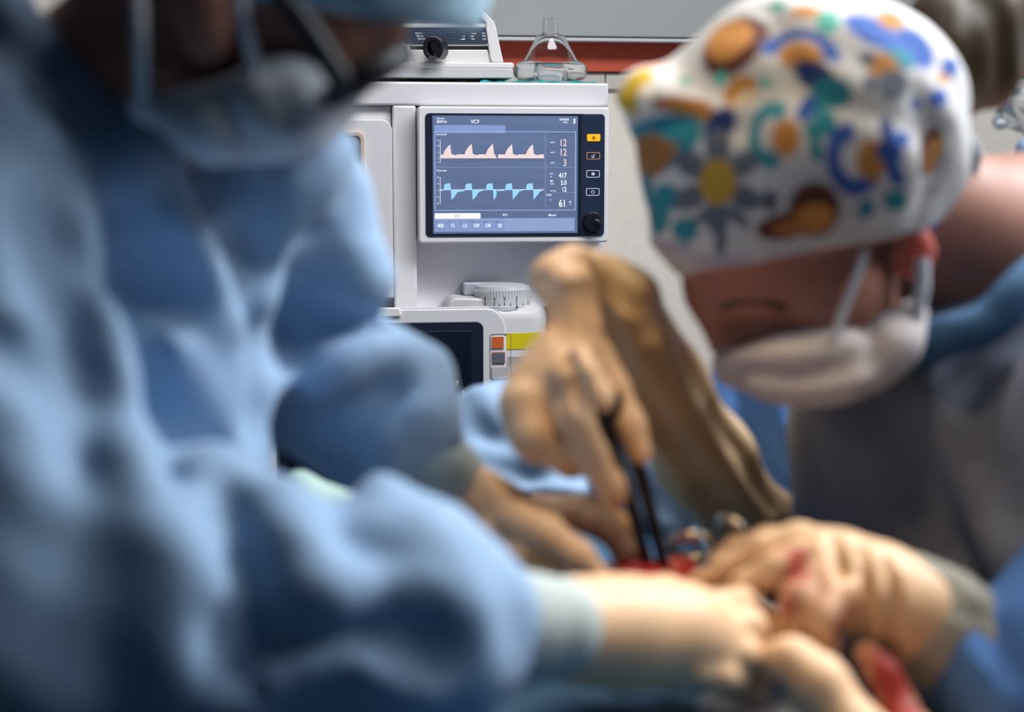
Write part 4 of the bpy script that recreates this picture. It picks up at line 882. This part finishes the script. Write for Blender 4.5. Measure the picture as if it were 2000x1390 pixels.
# near hand (left): wrist, wrinkled glove, fingers reaching left
wr = C((1640, 1120, .99, 86), (1710, 1155, .985, 96), (1790, 1195, .98, 100))
pl = C((1560, 1095, 1.0, 60), (1610, 1120, .995, 82), (1690, 1150, .985, 90))
f_ = [C((1560, 1058, 1.0, 42), (1490, 1075, 1.0, 32), (1420, 1110, 1.005, 27), (1365, 1140, 1.01, 22), (1345, 1152, 1.012, 16)),
      C((1590, 1095, .98, 44), (1520, 1110, .975, 33), (1455, 1145, .98, 28), (1425, 1168, .985, 23)),
      C((1600, 1130, .97, 44), (1560, 1170, .955, 36), (1545, 1225, .955, 30), (1565, 1255, .965, 24)),
      C((1640, 1165, .955, 40), (1610, 1205, .945, 34), (1600, 1240, .95, 28), (1625, 1262, .96, 22)),
      C((1560, 1070, 1.04, 40), (1500, 1060, 1.06, 32), (1440, 1075, 1.07, 26), (1400, 1095, 1.07, 20))]
cr = [([(1600 + i * 26, 1045 + i * 12), (1625 + i * 24, 1130 + i * 14), (1610 + i * 24, 1230 + i * 10)], .005, -.005 if i % 2 else .004) for i in range(7)]
sp = [(Q((1555, 1090, .97), (1560, 1130, .96), (1545, 1180, .95)), .013, .9), (Q((1600, 1060, .95), (1660, 1110, .94), (1710, 1200, .94)), .010, .65), (Q((1640, 1210, .94), (1700, 1220, .93)), .016, .5), (Q((1590, 1150, .95), (1640, 1240, .945)), .020, .35), (Q((1360, 1150, 1.0), (1400, 1150, .99)), .010, .5)]
hand('glove', nurse, pl, f_ + [wr], sp, creases=cr)
cc = C((1760, 1180, .982, 106), (1830, 1222, .978, 112), (1905, 1275, .975, 112)); f = field(.0035, cc); f.chain(cc, .01)
f.folds([([(1765 + i * 26, 1085 + i * 20), (1755 + i * 25, 1180 + i * 14), (1715 + i * 28, 1285 + i * 13)], .007, -.010) for i in range(7)])
wear('cuff', f.mesh('cuff'), 'cuff_tan', nurse)
# far arm (right): tan covered forearm, bent wrist, hand holding the forceps
ta = C((1140, 545, 1.15, 62), (1200, 600, 1.17, 82), (1290, 760, 1.22, 88), (1380, 900, 1.27, 88), (1480, 1040, 1.32, 86), (1540, 1110, 1.34, 70)); f = field(.004, ta); f.chain(ta, .02)
f.folds((([(1130, 500), (1180, 640), (1270, 800), (1390, 980)], .010, -.016), ([(1190, 560), (1280, 720), (1400, 900), (1500, 1040)], .010, .010), ([(1210, 700), (1300, 850), (1420, 1010)], .009, .012), ([(1250, 770), (1340, 900), (1450, 1040)], .007, -.010), ([(1180, 560), (1240, 600), (1290, 600)], .010, -.012), ([(1220, 650), (1280, 640), (1310, 610)], .009, -.009), ([(1330, 700), (1420, 850), (1500, 990)], .008, -.006), ([(1400, 960), (1440, 1040)], .012, -.012)), 1.5)
f.wave(.0022, (80, 60, 70), .4)
me = f.mesh('forearm_cover'); stain(me, []); o = wear('forearm_cover', me, 'tan_latex', nurse)
wv = [C((1085, 545, 1.12, 52), (1120, 520, 1.13, 46)), C((1110, 570, 1.11, 58), (1128, 650, 1.10, 48)), C((1128, 650, 1.10, 48), (1110, 720, 1.095, 70), (1075, 790, 1.09, 82))]
pal = C((1128, 640, 1.10, 50), (1100, 730, 1.095, 76), (1065, 800, 1.09, 82), (1060, 850, 1.09, 58))
fg = [C((1110, 730, 1.055, 46), (1120, 810, 1.045, 38), (1155, 890, 1.045, 33), (1192, 950, 1.05, 29), (1203, 972, 1.055, 24)),
      C((1165, 690, 1.10, 34), (1200, 760, 1.09, 32), (1232, 830, 1.08, 30), (1252, 885, 1.075, 24)),
      C((1135, 690, 1.045, 28), (1148, 725, 1.02, 29), (1172, 765, 1.018, 27), (1182, 785, 1.02, 20)),
      C((1030, 790, 1.07, 50), (1040, 850, 1.055, 38), (1090, 885, 1.06, 32), (1135, 890, 1.075, 25)),
      C((1060, 820, 1.10, 48), (1070, 870, 1.09, 34), (1115, 905, 1.09, 28), (1150, 905, 1.095, 22))]
sp = [(Q((1190, 930, 1.05), (1205, 975, 1.05)), .014, .3)]
hand('glove', nurse, pal, fg + wv[:2], sp, creases=[([(1050 + i * 12, 550 + i * 24), (1110, 575 + i * 22), (1160, 560 + i * 24)], .006, -.006) for i in range(5)] + [([(1085, 770), (1110, 850), (1150, 905)], .006, -.010), ([(1108, 690), (1128, 770), (1152, 805)], .005, -.012), ([(1168, 690), (1192, 760)], .005, -.010)])
# ======================= instruments =======================
def fshaft(mb, pts, r): mb.tube(smooth_line(pts), r, 10)
fc = empty('forceps', P(1280, 1120, 1.08)); tag(fc, 'long black forceps held upright in the raised gloved hand', 'forceps'); L0 = np.array(fc.location)
for pts, w in ((((1168, 770, 1.07), (1195, 870, 1.07), (1232, 980, 1.075), (1268, 1118, 1.08)), 21), (((1196, 770, 1.08), (1236, 880, 1.08), (1268, 990, 1.08), (1300, 1118, 1.083)), 21)):
    q = smooth_line([P(*p) - L0 for p in pts]); rad = [w * S(900, 1.07) * (1 - .42 * i / len(q)) for i in range(len(q))]; MB().tube(q, rad, 10).build('blade', 'black_steel', fc)
MB().tube([P(1176, 758, 1.078) - L0, P(1180, 775, 1.077) - L0, P(1192, 800, 1.077) - L0], [.006, .0095, .008], 12).build('joint', 'black_steel', fc)
sr = empty('scissors', P(1400, 1090, 1.07)); tag(sr, 'steel scissors with open finger ring lying between the forceps and a gloved hand', 'scissors'); L0 = np.array(sr.location)
def ringpts(cx, cy, rx, ry, ang, Y, dY): return [P(cx + rx * math.cos(t) * math.cos(ang) - ry * math.sin(t) * math.sin(ang), cy + rx * math.cos(t) * math.sin(ang) + ry * math.sin(t) * math.cos(ang), Y + dY * math.sin(t)) - L0 for t in np.linspace(0, 2 * math.pi, 28, endpoint=False)]
MB().tube(ringpts(1355, 1068, 44, 23, .06, 1.12, .02), .0042, 10, True).build('finger_ring', 'steel', sr)
MB().tube(ringpts(1432, 1040, 34, 17, .9, 1.12, .02), .0042, 10, True).build('finger_ring', 'steel', sr)
MB().tube([P(1392, 1085, 1.11) - L0, P(1450, 1120, 1.06) - L0, P(1520, 1150, 1.03) - L0], [.003, .0035, .003], 10).build('shank', 'steel', sr)
MB().tube([P(1448, 1062, 1.11) - L0, P(1480, 1110, 1.06) - L0, P(1530, 1152, 1.03) - L0], [.003, .0035, .003], 10).build('shank', 'steel', sr)
# ======================= operating table, patient, drapes =======================
tb = empty('operating_table', (.07, 1.0, 0)); tag(tb, 'padded operating table under the blue drape', 'operating table')
def tbox(name, x0, x1, y0, y1, z0, z1, m, b=.01): return MB().box(x0, x1, y0, y1, z0, z1).build(name, m, tb, bevel=b)
tbox('mattress', -.178, .178, -.85, .85, .86, .93, 'black_rubber', .02); tbox('table_frame', -.18, .18, -.86, .86, .81, .86, 'table_steel'); tbox('column', -.09, .09, -.12, .12, .12, .81, 'table_steel'); tbox('base', -.2, .2, -.4, .4, 0, .12, 'table_steel', .03)
PXC = .07
def prof(x, y):                                   # height of the covered patient above the table
    u_ = (x - PXC) / .17; body = max(0, 1 - u_ * u_) ** .5 if abs(u_) < 1 else 0
    hump = .105 + .045 * math.exp(-((y - 1.50) / .16) ** 2) * math.exp(-((x + .02) / .13) ** 2) - .010 * math.exp(-((y - 1.10) / .10) ** 2)
    return .945 + hump * body + .012
pt = [[(np.array([PXC, .95, .985]), .048), (np.array([PXC, 1.3, .985]), .05), (np.array([PXC, 1.5, .985]), .05), (np.array([PXC, 1.62, .985]), .035), (np.array([PXC, 1.74, .99]), .055)]] + [[(np.array([PXC + s_ * .055, .98, .98]), .045), (np.array([PXC + s_ * .07, .62, .975]), .04), (np.array([PXC + s_ * .075, .25, .97]), .032)] for s_ in (-1, 1)] + [[(np.array([PXC + s_ * .08, 1.5, .975]), .035), (np.array([PXC + s_ * .11, 1.25, .96]), .026), (np.array([PXC + s_ * .11, 1.02, .955]), .02)] for s_ in (-1, 1)]
f = field(.006, *pt)
for c_ in pt: f.chain(c_, .04)
f.ell((PXC, 1.25, .98), (.11, .3, .045), k=.04)
me = f.mesh('person'); me.transform(Matrix.Translation((0, 0, .008))); stain(me, []); pat = person('person', me, (PXC, 1.3, .93), 'patient lying under the blue drape with an open red wound between the gloved hands')
wf = [C((1180, 1150, 1.06, 40), (1260, 1158, 1.07, 44), (1360, 1160, 1.07, 40)), C((1205, 1122, 1.10, 30), (1340, 1128, 1.10, 34))]; f = field(.0035, *wf)
for c_ in wf: f.chain(c_, .02)
f.wave(.004, (120, 110, 130), .5); wear('wound', f.mesh('wound'), 'flesh', pat)
nx, ny = 90, 150; dr_ = MB(); xs = np.linspace(-.28, .42, nx + 1); ys = np.linspace(.16, 1.86, ny + 1)
hgt = np.zeros((nx + 1, ny + 1))
for i, x in enumerate(xs):
    for j, y in enumerate(ys):
        e = max(0, abs(x - PXC) - .185); z = prof(x, y) + .004 * math.sin(x * 55 + 3 * math.sin(y * 17)) * math.sin(y * 41 + 2 * math.sin(x * 23)) + .006 * math.sin(y * 22 + x * 14)
        if e > 0: z = .955 - min(e, .145) * 2.4 + .003 * math.sin(y * 60)
        hgt[i, j] = z
def drape_xy(i, j):
    x = xs[i]; e = abs(x - PXC) - .185
    return (x if e <= 0 else PXC + math.copysign(.185 + .02 * math.sin(min(e, .1) * 14) + .006 * math.sin(ys[j] * 50 + i), x - PXC), ys[j])
vs = []
for th in (0, .003):
    for i in range(nx + 1):
        for j in range(ny + 1): x, y = drape_xy(i, j); vs.append((x, y, hgt[i, j] - th))
k = (nx + 1) * (ny + 1); fs = []
for i in range(nx):
    for j in range(ny): a = i * (ny + 1) + j; b = a + ny + 1; fs += [(a, b, b + 1, a + 1), (a + k, a + 1 + k, b + 1 + k, b + k)]
o = dr_.add(vs, fs).build('surgical_drape', 'drape_blue', angle=None); tag(o, 'blue surgical drape covering the patient between the two surgeons', 'drape')
# raised blue cloth at the far side, catching the lamp
rc = [C((905, 850, 1.40, 70), (985, 830, 1.42, 72), (1100, 870, 1.44, 100), (1220, 950, 1.44, 90), (1300, 1000, 1.42, 70)), C((930, 940, 1.36, 70), (1080, 950, 1.36, 60))]
f = field(.005, *rc)
for c_ in rc: f.chain(c_, .03)
f.folds((([(940, 770), (1000, 850), (1060, 900)], .012, .010), ([(930, 900), (1020, 930), (1120, 925)], .010, -.014), ([(960, 960), (1060, 950), (1140, 960)], .010, .010), ([(1230, 900), (1280, 980), (1400, 1020)], .012, -.012)))
f.wave(.003, (60, 50, 50), .9)
o = link('cloth', f.mesh('cloth', 3), 'gown_blue'); tag(o, 'bunched light blue cloth on the drape behind the raised gloved hand', 'cloth')
o = link('towel', (lambda f: f.mesh('towel', 2))((lambda q: field(.004, q).chain(q, .01))(C((585, 950, 1.30, 34), (650, 990, 1.30, 36), (760, 1010, 1.30, 34), (600, 1000, 1.28, 50), (680, 1030, 1.28, 40)))), 'pale_green'); tag(o, 'pale green folded towel beside the blue sleeve at the far table edge', 'towel')
# near edge: tray and the fingers of a third pair of hands
q = C((1405, 1384, .955, 44), (1500, 1396, .955, 48), (1610, 1425, .95, 48)); f = field(.004, q, extra=()); f.chain(q, .01)
f.sub(field(.004, q).chain([(p + np.array([0, -.004, .014]), r * .86) for p, r in q], .01))
o = link('tray', f.mesh('tray', 2), 'tray'); tag(o, 'smooth white kidney tray at the bottom edge below the gloved hand', 'tray')
tq = [C((1510, 1285, .93, 32), (1545, 1290, .925, 46), (1600, 1335, .915, 56), (1665, 1430, .90, 60), (1750, 1500, .885, 74)), C((1690, 1275, .95, 26), (1725, 1315, .945, 32), (1750, 1370, .94, 34), (1780, 1440, .92, 44), (1800, 1500, .90, 66)),
      C((1650, 1380, .97, 26), (1690, 1440, .955, 34), (1770, 1490, .92, 50)), C((1800, 1420, .95, 24), (1815, 1460, .94, 30), (1830, 1510, .92, 50)), C((1850, 1440, .94, 22), (1850, 1480, .93, 28), (1850, 1530, .92, 50)), C((1790, 1500, .90, 86), (1900, 1580, .88, 76), (2150, 1700, .82, 86))]
f = field(.0035, *tq)
for c_ in tq: f.chain(c_, .008)
me = f.mesh('gloved_hand'); stain(me, [(Q((1735, 1290, .94), (1752, 1350, .93), (1760, 1380, .92)), .022, .95)])
o = link('gloved_hand', me, 'latex'); tag(o, 'gloved fingers poking up at the bottom edge, one of them bloodied', 'hand')
# clear bag on a stand behind the right-hand surgeon
st = empty('infusion_stand', tuple(P(2080, 300, 1.75) * np.array([1, 1, 0]))); tag(st, 'infusion stand behind the surgeon in the flowered cap', 'stand')
MB().tube([(0, 0, .05), (0, 0, 1.95)], .011, 14).build('pole', 'table_steel', st); MB().tube([(-.12, 0, 1.90), (0, 0, 1.95), (.12, 0, 1.90)], .005, 8).build('hook_arm', 'table_steel', st)
for t in range(5): a = 2 * math.pi * t / 5; MB().tube([(0, 0, .08), (.28 * math.cos(a), .28 * math.sin(a), .03)], .013, 8).build('leg', 'black_plastic', st)
bg = C((1960, 230, 1.72, 20), (2000, 215, 1.72, 36), (2050, 240, 1.72, 46), (2060, 300, 1.72, 40)); f = field(.003, bg); f.chain(bg, .01); f.wave(.004, (140, 90, 120), .4); f.ridge(Q((1900, 255, 1.70), (1960, 215, 1.70), (2010, 190, 1.70)), .006, .006)
o = link('plastic_bag', f.mesh('plastic_bag', 1), 'hazy_plastic'); tag(o, 'crumpled clear plastic bag behind the neck of the surgeon in the flowered cap', 'plastic bag')
bq = C((2005, 290, 1.74, 22), (2010, 330, 1.74, 26)); f = field(.003, bq); f.chain(bq, .01); o = link('fluid_pouch', f.mesh('fluid_pouch'), 'iv_blue'); tag(o, 'light blue pouch hanging under the crumpled clear bag', 'pouch')
# ------------------------------------------------------------------ light
def area(name, loc, aim, size, energy, col, sy=None, spread=math.pi):
    l = bpy.data.lights.new(name, 'AREA'); l.energy = energy; l.color = col; l.size = size; l.spread = spread
    if sy: l.shape = 'RECTANGLE'; l.size_y = sy
    o = bpy.data.objects.new(name, l); COL.objects.link(o); o.location = loc; o.rotation_euler = (Vector(aim) - Vector(loc)).to_track_quat('-Z', 'Y').to_euler(); return o
area('ceiling_panel', (.35, 1.75, 2.85), (.25, 2.5, 1.0), 1.0, 45, (.96, .96, 1.0), .6)
area('ceiling_lamp', (1.25, 1.55, 2.85), (-.15, 1.0, 1.2), .7, 38, (.92, .95, 1.0), .7, math.radians(110))
area('fill_light', (1.5, .75, 2.85), (-.25, .95, 1.4), .7, 5, (.95, .97, 1.0), .7, math.radians(70))  # weak soft fill added to lift the left surgeon's cap and mask, no real fixture
area('window_light', (2.85, 2.05, 1.8), (-.1, 1.3, 1.2), 1.2, 17, (.86, .92, 1.0), 1.2)
l = bpy.data.lights.new('surgical_lamp', 'SPOT'); l.energy = 38; l.color = (1.0, .74, .44); l.spot_size = math.radians(22); l.spot_blend = .5; l.shadow_soft_size = .10
o = bpy.data.objects.new('surgical_lamp', l); COL.objects.link(o); o.location = (.0, .74, 2.5); o.rotation_euler = (Vector((.13, 1.06, 1.12)) - o.location).to_track_quat('-Z', 'Y').to_euler()
w = bpy.data.worlds.new('world'); sc.world = w; w.use_nodes = True; w.node_tree.nodes['Background'].inputs['Color'].default_value = (.16, .24, .38, 1); w.node_tree.nodes['Background'].inputs['Strength'].default_value = .16
vs_ = sc.view_settings; vs_.view_transform = 'Standard'; vs_.look = 'None'; vs_.exposure = 0.0; vs_.gamma = 1.0; vs_.use_curve_mapping = False
sc.cycles.use_denoising = True; sc.cycles.max_bounces = 7; sc.cycles.diffuse_bounces = 3; sc.cycles.glossy_bounces = 3; sc.cycles.transmission_bounces = 10
